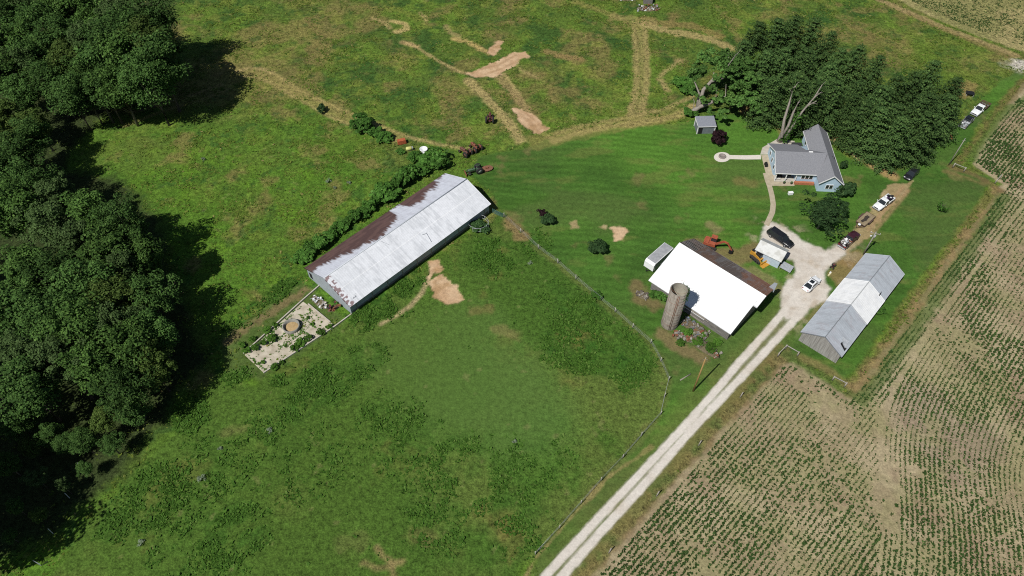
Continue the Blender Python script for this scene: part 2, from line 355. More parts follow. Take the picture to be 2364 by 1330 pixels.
# --- crop soil
m = sstep(-0.35, 0.35, s_crop + jit(2.0, 0.5, 51)); soil = np.zeros_like(col) + np.array((0.285, 0.236, 0.140))
soil = mixc(soil, (0.350, 0.292, 0.182), sstep(0.45, 0.62, n_mid)); soil = mixc(soil, (0.270, 0.200, 0.130), sstep(0.5, 0.7, fbm(X, Y, 7, 4, 52)) * 0.7)
band = dist_line(X, Y, ats([(2235, 1000), (2200, 1060), (2150, 1010), (2120, 930)]))
soil = mixc(soil, (0.240, 0.190, 0.140), sstep(7, 2, band + 5 * wx) * 0.5)
soil = mixc(soil, (0.255, 0.245, 0.115), sstep(0.45, 0.65, fbm(X, Y, 5, 4, 57)) * 0.5)
m_crop = m
col = col * (1 - m[..., None]) + soil * m[..., None]; amt = amt * (1 - m) + 0.42 * m
m = sstep(-0.5, 0.5, s_crop2 + jit(2.0, 0.6, 53)); soil2 = mixc(np.zeros_like(col) + np.array((0.300, 0.260, 0.115)), (0.170, 0.180, 0.060), sstep(0.4, 0.6, n_mid) * 0.6)
col = col * (1 - m[..., None]) + soil2 * m[..., None]; m_crop2 = m
# --- ditches and rough edges along the field
trk = np.zeros(X.shape)
def stroke(pts, w, c, f=1.0, j=0.6, s=60, soft=0.6, brk=None):
    """a worn or grown-over line on the ground"""
    global col, amt, trk
    d = dist_line(X, Y, ats(pts)) + jit(1.6, j, s)
    k = sstep(w + soft, max(w - soft, 0), d) * f
    if brk: k = k * sstep(brk, brk + 0.2, fbm(X, Y, 3.0, 4, s + 1))
    trk = np.maximum(trk, k * (c[0] > .18)); col = mixc(col, c, k); return k
DITCH = [(1330, 1330), (1420, 1225), (1500, 1135), (1600, 1030), (1700, 920), (1770, 850), (1800, 812)]
stroke(DITCH, 1.9, (0.190, 0.140, 0.065), .85, .9, 61); stroke(DITCH, 1.0, (0.200, 0.125, 0.055), .5, .9, 62, brk=.35); stroke(DITCH, 1.5, (0.055, 0.105, 0.025), .75, 1.0, 63, brk=.5)
DITCH2 = [(2300, 440), (2260, 500), (2190, 600), (2130, 690), (2080, 760), (2010, 860), (1965, 905)]
stroke(DITCH2, 1.5, (0.150, 0.130, 0.045), .7, 1.0, 263); stroke(DITCH2, 1.2, (0.255, 0.180, 0.085), .75, 1.2, 64, brk=.46); stroke([(u + 22, v + 14) for u, v in DITCH2], 1.2, (0.075, 0.130, 0.028), .7, .9, 65)
stroke([(1955, 905), (1905, 870), (1850, 840), (1805, 812)], 1.1, (0.080, 0.120, 0.030), .8, .6, 66); stroke([(1960, 890), (1905, 850), (1850, 826)], .8, (0.230, 0.170, 0.075), .6, .6, 67)
stroke([(2196, 385), (2240, 400), (2290, 425), (2310, 440)], .9, (0.160, 0.110, 0.050), .7, .6, 68); stroke([(2180, 395), (2230, 410), (2270, 425)], .5, (0.210, 0.150, 0.065), .5, .6, 69)
stroke([(2364, 190), (2320, 240), (2250, 340), (2215, 375)], 1.2, (0.150, 0.120, 0.045), .7, .8, 70); stroke([(2375, 225), (2315, 262), (2270, 325), (2240, 370)], 1.0, (0.075, 0.140, 0.026), .7, .8, 71)
# --- tyre tracks pressed into the grass
TAN = (0.360, 0.280, 0.120); TAN2 = (0.290, 0.235, 0.092); OLV = (0.225, 0.200, 0.062)
T = stroke
T([(545, 165), (575, 158), (610, 160), (640, 175), (700, 215), (760, 242), (830, 270), (900, 300), (960, 322), (1020, 335), (1090, 345)], .5, TAN, .75, .5, 72)
T([(560, 176), (600, 180), (640, 198), (690, 228), (740, 258), (800, 285), (870, 312), (930, 328)], .5, TAN, .6, .6, 73)
T([(580, 168), (640, 186), (700, 222), (770, 256), (850, 296), (920, 318)], 1.8, (0.26, 0.22, 0.075), .65, 1.2, 74)
T([(510, 195), (440, 222), (370, 240), (300, 262)], .5, TAN2, .6, .6, 75); T([(530, 205), (450, 235), (380, 255), (290, 290)], .5, TAN2, .55, .6, 76)
T([(560, 150), (620, 132), (680, 108), (700, 95)], .5, OLV, .5, .6, 77); T([(690, 60), (710, 92), (770, 118)], 1.0, OLV, .5, 1, 78)
T([(1463, 50), (1468, 120), (1470, 180), (1463, 235), (1452, 268)], .7, TAN, .75, .5, 79); T([(1488, 55), (1492, 120), (1494, 180), (1486, 240), (1476, 278)], .7, TAN, .75, .5, 80)
T([(1476, 55), (1480, 180), (1466, 275)], 1.9, (0.25, 0.215, 0.078), .7, 1.2, 81)
T([(1265, 318), (1310, 300), (1360, 287), (1410, 280), (1470, 268), (1540, 250), (1600, 222)], .6, TAN, .65, .6, 82)
T([(1280, 325), (1330, 308), (1400, 293), (1480, 284), (1560, 268), (1600, 245)], 1.1, TAN, .8, .7, 83)
T([(1240, 330), (1330, 306), (1450, 284), (1560, 262)], 2.6, OLV, .5, 1.2, 84)
T([(1485, 55), (1540, 72), (1600, 82), (1650, 95), (1690, 112)], 1.6, TAN, .75, 1.2, 85); T([(1480, 45), (1540, 55), (1600, 60), (1660, 82)], 1.6, (0.25, 0.175, 0.07), .6, 1.4, 86)
T([(1330, 5), (1400, 30), (1470, 62)], 1.2, OLV, .6, 1, 87); T([(1420, 38), (1500, 50)], 1.8, TAN2, .55, 1.2, 88)
T([(935, 100), (960, 108), (1010, 140), (1060, 165), (1080, 172)], .35, TAN, .8, .4, 89); T([(930, 98), (962, 107)], .8, (0.42, 0.3, 0.14), .8, .6, 90)
T([(1080, 185), (1110, 215), (1150, 255), (1180, 290), (1200, 325)], 1.3, TAN, .8, .9, 91)
T([(1150, 178), (1180, 205), (1205, 240), (1230, 270)], 1.2, (0.30, 0.215, 0.10), .7, 1, 92); T([(1165, 172), (1195, 215)], .5, TAN, .7, .5, 93); T([(1200, 160), (1240, 180)], .5, TAN, .6, .4, 94)
T([(1570, 140), (1535, 165), (1522, 180), (1540, 208)], .7, TAN, .7, .7, 95)
T([(2030, 0), (2100, 30), (2180, 65), (2260, 95), (2345, 128)], 1.2, (0.30, 0.225, 0.105), .8, .6, 96); T([(2100, 34), (2180, 70), (2260, 102), (2335, 135)], 1.0, (0.20, 0.15, 0.06), .6, .8, 97)
T([(1050, 88), (1085, 98), (1130, 122)], 1.0, (0.42, 0.31, 0.12), .8, .8, 98); T([(1030, 60), (1040, 75), (1060, 85)], .8, TAN, .6, .6, 99)
T([(905, 48), (935, 55), (940, 68), (915, 74)], .8, (0.46, 0.35, 0.15), .8, .6, 100); T([(860, 42), (890, 52), (900, 65)], .6, TAN, .7, .5, 101); T([(970, 30), (985, 48)], .6, TAN, .7, .5, 102); T([(930, 25), (970, 45)], 1.2, YG, .5, .8, 103)
T([(1260, 118), (1300, 130), (1340, 138)], 1.2, (0.28, 0.19, 0.08), .65, 1, 104); T([(1325, 155), (1360, 168)], 1.2, YG, .7, .8, 105)
T([(1720, 255), (1790, 275), (1815, 305)], 1.8, (0.30, 0.20, 0.09), .7, 1, 106); T([(1915, 318), (1965, 335), (2010, 375), (2060, 405)], 1.6, (0.36, 0.24, 0.11), .85, .8, 107); T([(1925, 325), (1960, 350), (1985, 368)], .5, (0.5, 0.39, 0.2), .7, .4, 108)
T([(1930, 600), (1960, 605), (1985, 590)], 1.4, (0.25, 0.17, 0.075), .75, 1, 109); T([(1935, 640), (1960, 618)], 2.0, (0.25, 0.17, 0.075), .7, 1, 110); T([(1880, 740), (1905, 700)], 1.2, (0.22, 0.17, 0.08), .65, 1, 111)
T([(2215, 200), (2240, 195), (2225, 220)], 1.6, (0.25, 0.18, 0.07), .7, 1, 112)
T([(1470, 660), (1480, 690), (1510, 702)], 1.6, (0.17, 0.125, 0.06), .8, 1, 113); T([(1532, 770), (1560, 800), (1620, 825)], 1.4, (0.19, 0.14, 0.07), .8, .8, 114)
T([(1600, 565), (1660, 590), (1720, 590), (1745, 570)], 1.8, (0.20, 0.135, 0.07), .7, 1.2, 115); T([(1700, 620), (1760, 640), (1790, 660)], 1.6, (0.23, 0.19, 0.09), .6, 1.2, 116)
T([(1700, 418), (1740, 425)], 1.2, (0.2, 0.15, 0.06), .5, .8, 117); T([(1640, 520), (1655, 530)], 1.0, (0.25, 0.19, 0.1), .6, .8, 118)
fen = ats(FENCE); d_f = dist_line(X, Y, fen)
col = mixc(col, (0.135, 0.145, 0.046), sstep(1.2, 0.2, d_f + jit(2, 0.9, 119)) * 0.45)
col = mixc(col, (0.270, 0.215, 0.090), sstep(0.45, 0.1, dist_line(X, Y, ats([(1503, 1033), (1400, 1105), (1340, 1170), (1290, 1228), (1236, 1290), (1215, 1330)])) + jit(2, 0.7, 120)) * 0.8)
T([(1175, 515), (1195, 530), (1205, 545)], 1.5, (0.22, 0.15, 0.07), .8, 1, 121)
# driveside verge: drier, shorter grass
drv = ats([(1281, 1325), (1372, 1225), (1458, 1132), (1565, 1014), (1655, 917), (1722, 838), (1780, 775), (1830, 705)])
d_d = dist_line(X, Y, drv)
col = mixc(col, (0.125, 0.150, 0.040), sstep(5.5, 1.5, d_d + jit(2.5, 1.5, 122)) * 0.55 * (1 - m_crop))
# small pale nutrients and bare specks
spk = sstep(0.80, 0.86, fbm(X, Y, 1.6, 2, 123)) * (1 - m_crop) * 0.25
col = mixc(col, (0.26, 0.23, 0.10), spk * (s_lawn < 0.5))

# --- bare earth
EARTH = [[(1076, 168), (1110, 160), (1150, 140), (1185, 122), (1212, 118), (1219, 130), (1200, 142), (1190, 156), (1160, 166), (1140, 177), (1100, 180)], [(1126, 122), (1148, 92), (1162, 95), (1155, 112), (1140, 127)],
         [(1186, 252), (1205, 252), (1268, 297), (1240, 313), (1208, 292)], [(984, 600), (1012, 600), (1018, 624), (1000, 642), (985, 652)], [(988, 655), (1020, 632), (1055, 668), (1066, 692), (1035, 702), (1000, 684)],
         [(1410, 528), (1440, 522), (1452, 535), (1438, 556), (1420, 556)], [(1315, 512), (1330, 508), (1334, 524), (1320, 528)], [(1386, 525), (1400, 520), (1400, 530)], [(2036, 440), (2060, 425), (2112, 416), (2094, 448), (2050, 492), (2010, 540), (1975, 575), (1955, 590), (1940, 570), (1990, 510)]]
m_earth = np.zeros(X.shape)
for i, p in enumerate(EARTH):
    m_earth = np.maximum(m_earth, sstep(-0.25, 0.25, sdf(X, Y, ats(p)) + jit(3.0, .3 if i in (6, 7) else 1.2, 130 + i) + jit(1.0, .5, 330 + i)) * (0.55 if i == 8 else 0.55 if i in (6, 7) else 0.95))
earth = mixc(np.zeros_like(col) + np.array((0.480, 0.315, 0.190)), (0.570, 0.400, 0.255), sstep(0.4, 0.62, n_sm)); earth = mixc(earth, (0.36, 0.22, 0.11), sstep(0.56, 0.72, fbm(X, Y, 2.5, 4, 140)) * 0.7)
col = col * (1 - m_earth[..., None]) + earth * m_earth[..., None]; amt = amt * (1 - m_earth) + 0.25 * m_earth
T([(870, 1265), (885, 1285), (905, 1300), (908, 1330)], .22, (0.27, 0.215, 0.09), .8, .5, 142); T([(905, 1300), (930, 1296)], .3, (0.27, 0.215, 0.09), .8, .4, 143); T([(840, 1300), (870, 1312), (905, 1308)], .25, (0.24, 0.19, 0.08), .7, .5, 144); T([(960, 1235), (1000, 1245)], 1.2, (0.13, 0.125, 0.04), .5, 1, 145); T([(790, 1255), (830, 1250)], 1.4, (0.12, 0.13, 0.04), .45, 1.2, 146); T([(520, 1000), (560, 990)], 1, (0.15, 0.15, 0.05), .5, 1, 147); T([(1150, 760), (1190, 775)], 1.2, (0.18, 0.16, 0.06), .6, 1.2, 148); T([(1090, 720), (1130, 712)], 1.2, (0.17, 0.13, 0.05), .5, 1.2, 149)
T([(988, 648), (975, 675), (950, 705), (915, 730), (880, 748)], .25, (0.40, 0.31, 0.17), .8, .25, 141)
# ruts left in the bare earth
for rp in ([(1110, 160), (1150, 150), (1190, 128)], [(1120, 172), (1160, 158), (1196, 140)], [(1200, 262), (1225, 285), (1246, 306)], [(1215, 262), (1240, 282), (1258, 296)], [(2085, 432), (2050, 475), (2005, 530)], [(2098, 440), (2062, 482), (2018, 535)]):
    T(rp, .22, (0.33, 0.21, 0.115), .6, .3, 180 + len(rp))
# --- gravel drive
LTR = ats([(1255, 1335), (1352, 1228), (1440, 1134), (1545, 1022), (1640, 917), (1702, 842), (1762, 775), (1812, 716), (1842, 672)])
RTR = ats([(1294, 1335), (1392, 1222), (1477, 1130), (1585, 1005), (1670, 915), (1745, 835), (1800, 775), (1850, 722), (1870, 690)])
APRON = ats([(1765, 520), (1778, 513), (1792, 514), (1812, 522), (1838, 542), (1858, 556), (1880, 569), (1907, 577), (1932, 562), (1958, 570), (1954, 588), (1935, 602), (1915, 618), (1906, 636), (1908, 654), (1922, 666), (1911, 692), (1880, 712), (1848, 735), (1815, 745), (1796, 722), (1802, 690), (1806, 662), (1822, 645), (1836, 628), (1828, 602), (1790, 600), (1752, 552)])
near = sstep(95, 60, Y)
g = np.maximum(sstep(0.84, 0.5, dist_line(X, Y, LTR) + jit(1.2, 0.15, 151)), sstep(0.90, 0.52, dist_line(X, Y, RTR) + jit(1.2, 0.15, 152)))
mid = sstep(1.5, 0.9, d_d + jit(1.5, 0.5, 153)) * sstep(0.40, 0.66, fbm(X, Y, 7, 4, 154) + 0.22 * sstep(48, 72, Y)) * 0.7
ap = sstep(-0.4, 0.5, s := sdf(X, Y, APRON) + jit(1.6, 0.7, 155))
grav = mixc(np.zeros_like(col) + np.array((0.500, 0.450, 0.390)), (0.620, 0.580, 0.525), sstep(0.35, 0.65, n_sm) * 0.7 + 0.3 * near)
grav = mixc(grav, (0.40, 0.32, 0.23), sstep(0.6, 0.75, fbm(X, Y, 3.5, 4, 156)) * 0.5)
grav = mixc(grav, (0.150, 0.150, 0.062), sstep(1.9, 1.2, d_d) * (1 - g) * 0.9 * (1 - ap))
m_grav = np.clip(np.maximum(np.maximum(g, mid), ap), 0, 1)
grav = mixc(grav, (0.61, 0.57, 0.515), sstep(1.0, 0.3, np.minimum(dist_line(X, Y, LTR), dist_line(X, Y, RTR)) + jit(1, .4, 157)) * 0.6)
# thin grass and grit scattered over the far end of the yard
thin = sstep(4.5, 0.5, -s) * (s < 0.2) * sstep(0.52, 0.66, fbm(X, Y, 2.5, 4, 158)) * 0.6
col = mixc(col, (0.36, 0.30, 0.20), thin * (s_lawn > -2) * (Y < 118) * 0.9)
col = col * (1 - m_grav[..., None]) + grav * m_grav[..., None]; amt = amt * (1 - m_grav) + 0.16 * m_grav
p = at(2352, 152); gv2 = sstep(4.5, 1.0, np.hypot(X - p.x, Y - p.y) + jit(3, 2.2, 159)); col = mixc(col, (0.55, 0.51, 0.46), gv2 * 0.75)
# --- floor of the wood: litter and bare soil
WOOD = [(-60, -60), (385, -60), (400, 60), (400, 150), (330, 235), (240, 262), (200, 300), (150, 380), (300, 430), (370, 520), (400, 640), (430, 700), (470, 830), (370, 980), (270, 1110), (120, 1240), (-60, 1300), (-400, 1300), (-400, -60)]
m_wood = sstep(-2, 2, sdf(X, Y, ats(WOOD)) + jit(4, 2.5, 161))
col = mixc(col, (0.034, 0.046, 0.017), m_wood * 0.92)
# --- gentle real relief of the ground, and rough grass lumps
edge = np.minimum(np.minimum(X - gx[0], gx[-1] - X), np.minimum(Y - gy[0], gy[-1] - Y)); ef = sstep(0, 8, edge)
Z = (fbm(X, Y, 1.6, 3, 171) - 0.5) * 0.30 * np.clip(amt, 0, 1) ** 1.5 * ef * (1 - m_grav) * (1 - 0.75 * m_crop)
Z += wz * np.maximum(0, fbm(X, Y, 1.3, 3, 172) - 0.4) * 0.6 * ef
Z *= (1 - m_earth) * (1 - sstep(-1, 1, s_lawn) * 0.6)
Z = np.where(Z > 0, Z, Z * 0.3)
def ground_z(x, y):
    i = np.clip(np.round((np.asarray(y) - gy[0]) / STEP).astype(int), 0, NY - 1); j = np.clip(np.round((np.asarray(x) - gx[0]) / STEP).astype(int), 0, NX - 1)
    return Z[i, j]
col = np.clip(col, 0.004, 0.85)
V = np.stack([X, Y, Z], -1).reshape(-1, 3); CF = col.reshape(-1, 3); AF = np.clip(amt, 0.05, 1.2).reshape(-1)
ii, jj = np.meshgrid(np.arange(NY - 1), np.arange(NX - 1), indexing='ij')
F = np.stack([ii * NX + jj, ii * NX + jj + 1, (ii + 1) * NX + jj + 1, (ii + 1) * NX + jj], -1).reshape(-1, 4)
cat_v = np.zeros(X.shape, int)                           # which named piece of ground each cell belongs to
cat_v[s_lawn > 0] = 1; cat_v[(s_past > 0) & (s_lawn <= 0)] = 2; cat_v[m_crop > 0.5] = 3; cat_v[m_crop2 > 0.5] = 6; cat_v[m_grav > 0.5] = 4; cat_v[m_earth > 0.5] = 5
cf = cat_v[:-1, :-1].reshape(-1)
ground_mat = attr_mat('ground_cover', rough=0.95, fine=3.2, fine_amt=0.72, fine2=1.1, bump=0.9, bdist=0.35, bscale=2.2)
def sub(name, sel, extra=None):
    f = F[sel]; idx, inv = np.unique(f, return_inverse=True); v, c, a = V[idx], CF[idx], AF[idx]; f = inv.reshape(-1, 4)
    if extra is not None:
        ev, ef_, ec = extra; f = np.concatenate([f, ef_ + len(v)]); v = np.concatenate([v, ev]); c = np.concatenate([c, np.tile(ec, (len(ev), 1))]); a = np.concatenate([a, np.full(len(ev), .8)])
    o = link_mesh(name, np_mesh(name, v, f, [ground_mat], c, a)); o['kind'] = 'structure'; return o
x0, x1, y0, y1 = gx[0], gx[-1], gy[0], gy[-1]; B = 3500.0
ev = np.array([(-B, -B, 0), (B, -B, 0), (B, y0, 0), (-B, y0, 0), (-B, y0, 0), (x0, y0, 0), (x0, y1, 0), (-B, y1, 0), (x1, y0, 0), (B, y0, 0), (B, y1, 0), (x1, y1, 0), (-B, y1, 0), (B, y1, 0), (B, B, 0), (-B, B, 0)])
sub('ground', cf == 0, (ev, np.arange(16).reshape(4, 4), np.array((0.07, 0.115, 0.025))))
sub('lawn', cf == 1); sub('pasture', cf == 2); sub('crop_field', cf == 3); sub('gravel_drive', cf == 4); sub('bare_earth', cf == 5); sub('far_crop_field', cf == 6)
# ================================================================== BUILDINGS
M_white = mat('white_paint', (0.78, 0.79, 0.80), (0.70, 0.72, 0.74), 2.0, 0.5)
M_trim = mat('white_trim', (0.80, 0.80, 0.80), None, rough=0.5)
M_dark = mat('dark_opening', (0.012, 0.012, 0.014), None, rough=0.9)
M_glass = mat('window_glass', (0.02, 0.025, 0.03), None, rough=0.08, spec=0.6)
M_conc = mat('concrete', (0.42, 0.39, 0.33), (0.50, 0.46, 0.40), 1.5, 0.9, bump=0.3)
M_conc_w = mat('concrete_walk', (0.36, 0.31, 0.22), (0.44, 0.38, 0.28), 1.2, 0.9)
M_chip = mat('white_limestone', (0.66, 0.62, 0.56), (0.56, 0.52, 0.46), 5.0, 0.95, bump=0.6)
M_wood = mat('weathered_boards', (0.20, 0.19, 0.18), (0.34, 0.33, 0.32), 1.4, 0.9, stretch=(5, 5, 0.25), wave=('Y', 4.5, 0.5))
M_wood_d = mat('dark_boards', (0.10, 0.095, 0.09), (0.24, 0.225, 0.21), 1.6, 0.9, stretch=(0.4, 5, 5), wave=('X', 4.5, 0.5))
M_timber = mat('grey_timber', (0.22, 0.20, 0.17), (0.36, 0.33, 0.29), 4, 0.9)
M_blue = mat('light_blue_siding', (0.40, 0.53, 0.66), (0.44, 0.57, 0.69), 1.0, 0.6, wave=('Z', 6, 0.3))
M_grey_sh = mat('asphalt_shingles', (0.175, 0.18, 0.20), (0.245, 0.25, 0.27), 5.0, 0.95, bump=0.4, bscale=9, lo=0.3, hi=0.7)
M_brick = mat('red_brick', (0.36, 0.12, 0.06), (0.44, 0.17, 0.09), 4, 0.9, bump=0.3)
M_steel = mat('grey_steel_siding', (0.30, 0.335, 0.38), (0.35, 0.385, 0.43), 0.8, 0.55, wave=('Y', 3.3, 0.35))
M_black = mat('black_plastic', (0.015, 0.015, 0.017), None, rough=0.5)
M_rust = mat('rusty_iron', (0.16, 0.06, 0.035), (0.26, 0.11, 0.06), 6, 0.9, bump=0.3)
M_galv = mat('galvanised_steel', (0.42, 0.45, 0.48), (0.55, 0.57, 0.60), 3, 0.45, metal=0.3)
M_roof_p = attr_mat('painted_sheet_roof', rough=0.5, fine=5, fine_amt=0.10, fine2=1.0, bump=0.16, bdist=0.04, wave=('X', 2.2), spec=0.3, amt_attr=False)

def roof_plane(name, parent, e0, e1, r1, r0, th, m, nu, nv, colfn):
    """a roof slope e0->e1 along the eave, r0->r1 along the ridge, gridded so its own colours can vary; thickened below"""
    e0, e1, r1, r0 = [np.array(p, float) for p in (e0, e1, r1, r0)]
    u, v = np.meshgrid(np.linspace(0, 1, nu), np.linspace(0, 1, nv))
    P = (e0 * (1 - u[..., None]) + e1 * u[..., None]) * (1 - v[..., None]) + (r0 * (1 - u[..., None]) + r1 * u[..., None]) * v[..., None]
    nrm = np.cross(e1 - e0, r0 - e0); nrm /= np.linalg.norm(nrm)
    if nrm[2] < 0: nrm = -nrm
    top = P.reshape(-1, 3); bot = top - nrm * th; c = colfn(u, v).reshape(-1, 3)
    i, j = np.meshgrid(np.arange(nv - 1), np.arange(nu - 1), indexing='ij'); q = np.stack([i * nu + j, i * nu + j + 1, (i + 1) * nu + j + 1, (i + 1) * nu + j], -1).reshape(-1, 4)
    n = nu * nv; per = list(range(nu)) + [k * nu + nu - 1 for k in range(1, nv)] + [(nv - 1) * nu + k for k in range(nu - 2, -1, -1)] + [k * nu for k in range(nv - 2, 0, -1)]
    side = np.array([(per[k], per[(k + 1) % len(per)], per[(k + 1) % len(per)] + n, per[k] + n) for k in range(len(per))])
    return link_mesh(name, np_mesh(name, np.concatenate([top, bot]), np.concatenate([q, q[:, ::-1] + n, side]), [m], np.concatenate([c, c * 0.7])), parent)
def gable_walls(L, Wd, he, hr, m, yr=0.0):
    b = MB(); x, y = L / 2, Wd / 2
    b.add([(-x, -y, -.1), (x, -y, -.1), (x, y, -.1), (-x, y, -.1), (-x, -y, he), (x, -y, he), (x, y, he), (-x, y, he), (-x, yr, hr), (x, yr, hr)],
          [(0, 1, 5, 4), (2, 3, 7, 6), (1, 2, 6, 9, 5), (3, 0, 4, 8, 7), (4, 5, 9, 8), (6, 7, 8, 9)], m)
    return b
def lerp(u, xs, ys): return np.interp(u, xs, ys)

# ---- long metal-roofed barn: local x runs to the north-east, the camera sees the -y slope
ANG1 = R(46.9)
barn = thing('long_barn', 'long low barn with white metal roof, its back slope rusted brown, beside the overgrown hedge', 'barn', (-22.85, 100.05, 0), ANG1)
L1, W1, HE1, HR1 = 38.4, 14.4, 2.7, 5.4
gable_walls(L1 - .5, W1 - .9, HE1 + 0.05, HR1 - .12, M_steel).build('wall', barn)
def c_front(u, v):
    xx, yy = u * 38, v * 8
    base = np.zeros(u.shape + (3,)) + np.array((0.70, 0.72, 0.76))
    s = fbm(xx * 2.2, yy * 0.35, 1.1, 4, 201); base = mixc(base, (0.50, 0.52, 0.555), sstep(0.52, 0.70, s) * 0.55)
    base = mixc(base, (0.56, 0.585, 0.62), sstep(0.46, 0.64, fbm(xx, yy, 5, 4, 202)) * 0.35)
    seam = (np.abs(v - 0.52) < 0.008) | (np.abs(v - 0.26) < 0.005); base = mixc(base, (0.86, 0.87, 0.88), seam * 0.6)
    rust = (u < 0.02 + 0.022 * vnoise(yy * 2.3, yy * 0 + 2, 203)) & (vnoise(yy * 3.1, xx * 2, 204) > 0.42)
    base = mixc(base, (0.19, 0.10, 0.10), rust * 0.85)
    p = sstep(0.55, 0.6, fbm(xx, yy, 0.9, 3, 205)) * (np.abs(u - 0.062) < 0.022) * (np.abs(v - 0.17) < 0.05); base = mixc(base, (0.09, 0.10, 0.12), p)
    return base
def c_back(u, v):                                         # v = 0 at the eave, 1 at the ridge
    xx, yy = u * 38, v * 8
    edge_ = lerp(u, [0, .04, .1, .2, .3, .36, .40, .45, .52, .56, .575, .62, .645, .66, .72, .80, .86, .92, 1], [.55, .35, .52, .66, .78, .95, .98, .80, .70, .58, .05, .0, .12, .62, .66, .35, .42, .12, .0])
    d = v - edge_ + (vnoise(xx * 5.5, yy * 0.5, 211) - .5) * 0.22 + (fbm(xx * 1.5, yy * .5, 1.0, 3, 212) - .5) * 0.25
    w = sstep(-0.11, 0.09, d); b = mixc(np.zeros(u.shape + (3,)) + np.array((0.090, 0.052, 0.050)), (0.120, 0.070, 0.064), sstep(.4, .6, fbm(xx, yy * 3, 2, 3, 213)))
    wh = mixc(np.zeros(u.shape + (3,)) + np.array((0.56, 0.585, 0.66)), (0.42, 0.42, 0.48), sstep(0.5, 0.7, fbm(xx * 3, yy * .5, 1.4, 4, 214)) * (0.4 + 0.5 * sstep(.5, .1, v)))
    return mixc(b, (0, 0, 0), w * 0) * (1 - w[..., None]) + wh * w[..., None]
x, y = L1 / 2, W1 / 2
roof1 = roof_plane('roof', barn, (-x, -y, HE1), (x, -y, HE1), (x, 0, HR1), (-x, 0, HR1), .10, M_roof_p, 240, 60, c_front); roof1['label'] = 'white painted front slope of the barn roof'
roof2 = roof_plane('roof', barn, (x, y, HE1), (-x, y, HE1), (-x, 0, HR1), (x, 0, HR1), .10, M_roof_p, 240, 60, lambda u, v: c_back(1 - u, v)); roof2['label'] = 'back slope of the barn roof, half rusted brown'
MB().tube([(-x, 0, HR1 + .03), (x, 0, HR1 + .03)], .12, mat('ridge_cap', (0.50, 0.53, 0.58), rough=0.5), 6).build('ridge_cap', barn)
b = MB()
for k in range(10): b.box((-17.5 + k * 3.9, -W1 / 2 + .5, 1.25), (.18, .18, 2.5), M_timber)
b.box((0, -W1 / 2 + .47, .35), (L1 - 1, .06, .7), M_wood_d).build('front_boarding', barn)
b = MB(); b.box((-L1 / 2 + .22, W1 / 2 - 1.5, 1.35), (.06, .8, 1.5), M_dark).build('door', barn)
MB().beam((-4.6, -2.0, 4.72), (-5.4, -.4, 5.35), .05, .05, M_galv).build('roof_conduit', barn); MB().beam((2.6, -6.3, 3.2), (3.2, -4.2, 3.95), .05, .05, M_galv).beam((3.1, -4.4, 3.9), (2.2, -4.1, 3.98), .05, .05, M_galv).build('roof_conduit', barn)

# ---- big white-roofed barn by the silo
ANG2 = R(-43.8); P_big = (at(1499, 649, 2.6) + at(1686, 772.6, 2.6)) / 2
big = thing('livestock_barn', 'big barn with bright white roof beside the concrete silo, its far slope rusty and dark', 'barn', (P_big.x, P_big.y, 0), ANG2)
def loc_in(o, p): return o.matrix_world.inverted() @ p
bpy.context.view_layer.update()
HRB = 6.3
rA, rB = loc_in(big, at(1566, 558.5, HRB)), loc_in(big, at(1769.5, 683, HRB)); nA, nB = loc_in(big, at(1605, 550.5, 3.6)), loc_in(big, at(1788, 661, 3.6))
eA, eB = loc_in(big, at(1499, 649, 2.6)), loc_in(big, at(1686, 772.6, 2.6))
yr_ = (rA.y + rB.y) / 2; ye = (eA.y + eB.y) / 2; yn = max(nA.y, nB.y, yr_ + 3.2)
xa, xb = (eA.x + rA.x) / 2, eB.x; xh = rB.x
white_roof = lambda u, v: mixc(mixc(np.zeros(u.shape + (3,)) + np.array((0.80, 0.81, 0.82)), (0.70, 0.72, 0.75), sstep(.5, .75, fbm(u * 19, v * 9 * .4, 1.5, 3, 221)) * 0.6), (0.62, 0.64, 0.67), ((((u * 19) % 0.95) < 0.10) * .35 + (np.abs(v - .5) < .012) * .4))
roof_plane('roof', big, (xa, ye, 2.6), (xb, ye, 2.6), (xb, yr_, HRB), (xa, yr_, HRB), .10, M_roof_p, 260, 50, white_roof)['label'] = 'bright white near slope of the barn roof'
hv = 0.70; yh = ye + (yr_ - ye) * hv; zh = 2.6 + (HRB - 2.6) * hv
roof_plane('hay_hood', big, (xb, yh, zh), (xh, yh, zh), (xh, yr_, HRB), (xb, yr_, HRB), .10, M_roof_p, 8, 8, white_roof)
def c_old(u, v):
    xx, yy = u * 19, v * 5
    b = np.zeros(u.shape + (3,)) + np.array((0.125, 0.095, 0.088)); b = mixc(b, (0.215, 0.100, 0.062), sstep(.36, .58, fbm(xx, yy, 3, 4, 231)) * (.35 + .6 * sstep(.15, .6, u)))
    b = mixc(b, (0.20, 0.19, 0.20), sstep(.5, .7, fbm(xx * 2, yy, 2, 4, 232)) * .5)
    lines = ((xx % 0.8) < 0.10) | ((yy % 0.75) < 0.09); b = mixc(b, (0.27, 0.25, 0.25), lines * sstep(.4, .6, fbm(xx, yy, 1.2, 2, 233)) * .55)
    holes = ((yy % .55) < .2) & (vnoise(xx * .8, yy * 4, 234) > .45) & (u < .17); b = mixc(b, (0.01, 0.012, 0.01), holes * 1.0)
    return mixc(b, (0.34, 0.34, 0.35), ((u < .17) & ((yy % .55) >= .35)) * .5)
